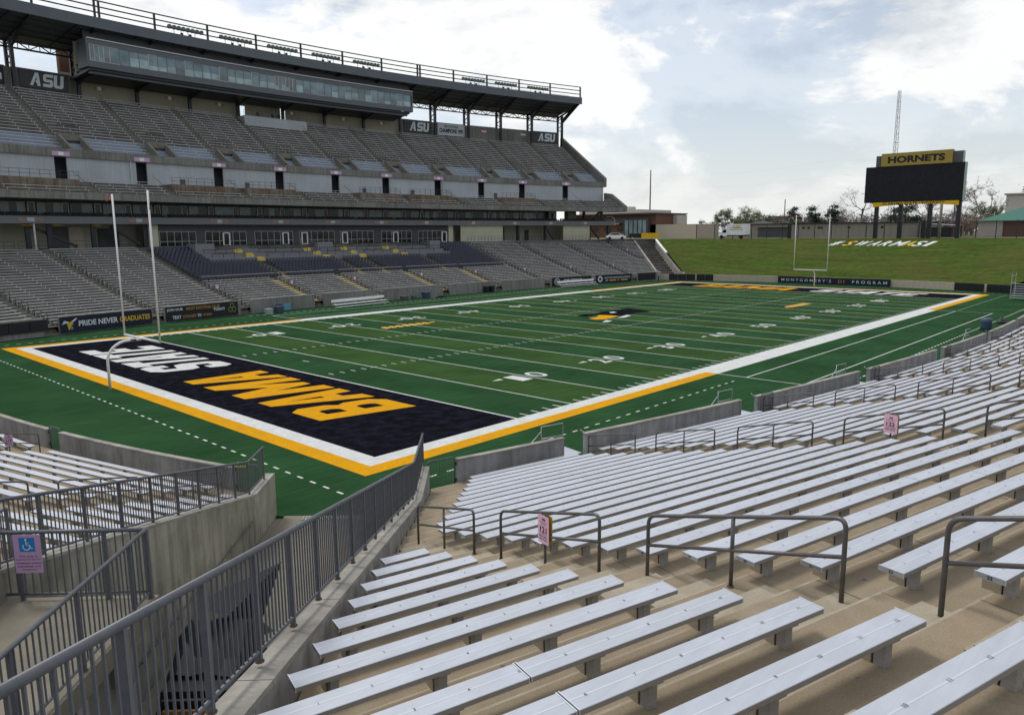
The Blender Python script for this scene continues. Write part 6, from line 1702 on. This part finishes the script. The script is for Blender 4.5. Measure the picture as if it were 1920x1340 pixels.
tree((189, 85.0, PZ), 7.2, 1.15, 'olive green budding tree left of the box truck cab', 'budding', 2, TG)
tree((190, 81.5, PZ), 8.8, 1.2, 'tall budding tree above the box truck cab', 'budding', 3, TG)
tree((191, 77.5, PZ), 9.4, 1.25, 'tallest budding tree of the group behind the box truck', 'budding', 24, TG)
tree((193, 74.2, PZ), 8.8, 1.2, 'spreading budding tree over the tail of the box truck', 'budding', 25, TG)
tree((196, 72.5, PZ), 7.6, 1.05, 'thin budding tree right of the box truck', 'budding', 4, TG)
tree((202, 71, PZ), 7.4, .9, 'bare grey tree left of the bright green bush', 'bare', 5, TG)
tree((206, 67.5, PZ), 5.2, 1.1, 'bright yellow green bushy tree above the warehouse roof', 'leafy', 6, TG)
tree((216, 71.5, PZ), 8.6, 1.15, 'dark pine at the left of the pine pair', 'pine', 7, TG)
tree((217, 66.5, PZ), 8.8, 1.15, 'dark pine behind the bright green bush', 'pine', 8, TG)
tree((219, 60.5, PZ), 9.6, 1.2, 'broad dark pine between the far uprights', 'pine', 9, TG)
tree((207, 52, PZ), 9.0, .9, 'thin bare tree right of the far goalpost', 'bare', 10, TG)
tree((195, 44.5, PZ), 14.0, 1.0, 'big bare tree left of the scoreboard', 'bare', 11, TG)
tree((210, 38, PZ), 11.5, 1.25, 'dark pine seen under the scoreboard', 'pine', 12, TG)
tree((186, 25.5, PZ), 12.0, 1.0, 'bare tree behind the scoreboard posts', 'bare', 13, TG)
tree((190, 21.5, PZ), 14.8, .9, 'tall bare tree at the right side of the scoreboard', 'bare', 14, TG)
tree((193, 16.5, PZ), 13.0, .85, 'leaning bare tree right of the scoreboard', 'bare', 15, TG)
tree((214, 18, PZ), 9.5, 1.0, 'reddish budding tree beside the green roof', 'budding', 16, TG)
tree((238, 12, PZ), 13.5, 1.3, 'dark pine showing over the cream building', 'pine', 17, TG)
tree((226, 27, PZ), 9.0, 1.0, 'thin bare tree far behind the right posts', 'bare', 18, TG)
# far wood: one mass of twigs and foliage
rnd = random.Random(21); mb = MB(); mg = MB()
for k in range(230):
    y = rnd.uniform(-6, 100); x = rnd.uniform(222, 250); h = rnd.uniform(4.4, 7.4)
    b0 = Vector((x, y, PZ)); mb.tube([b0, b0+Vector((rnd.gauss(0, .4), rnd.gauss(0, .4), h))], .14, 4, .05, cap=False)
    for _ in range(16):
        p = b0+Vector((rnd.gauss(0, .5), rnd.gauss(0, .5), h*rnd.uniform(.4, 1.0))); e = p+Vector((rnd.gauss(0, 1.3), rnd.gauss(0, 1.3), abs(rnd.gauss(.8, .7)))); mb.tube([p, e], .05, 3, .02, cap=False)
    pts_ = [(b0+Vector((rnd.gauss(0, 1.2), rnd.gauss(0, 1.2), h*rnd.uniform(.25, .9))), .9) for _ in range(5)]
    mg.add(leaf_cloud(rnd, pts_, 85, .30))
tag(mb.build('far_wood', 'leafg'), 'grey brown winter wood along the skyline behind the warehouse', 'wood', kind='stuff')
tag(mg.build('wood_foliage', 'leafg'), 'thin foliage of the winter wood behind the warehouse', 'foliage', kind='stuff')
rnd = random.Random(8); sb_ = thing('rusty_shrub', 'rusty brown shrub left of the green roof', 'shrub', (200, 17, PZ))
mb = MB()
for _ in range(40): p = Vector((200+rnd.gauss(0, .5), 17.3+rnd.gauss(0, .9), PZ)); mb.tube([p, p+Vector((rnd.gauss(0, .8), rnd.gauss(0, 1.2), rnd.uniform(2.5, 4.8)))], .04, 3, .015, cap=False)
mb.build('stems', 'bark', sb_); leaf_cloud(rnd, [(Vector((200+rnd.gauss(0, 1), 17.3+rnd.gauss(0, 2.0), PZ+rnd.uniform(1.8, 4.6))), .6) for _ in range(25)], 900, .13).build('crown', 'leafr', sb_)
o = MB().box((236, 85.5, 11.5), (6, 4.4, 6.4)).build('brick_block', 'brick'); tag(o, 'small brick block rising behind the trees by the utility pole', 'building', kind='thing')
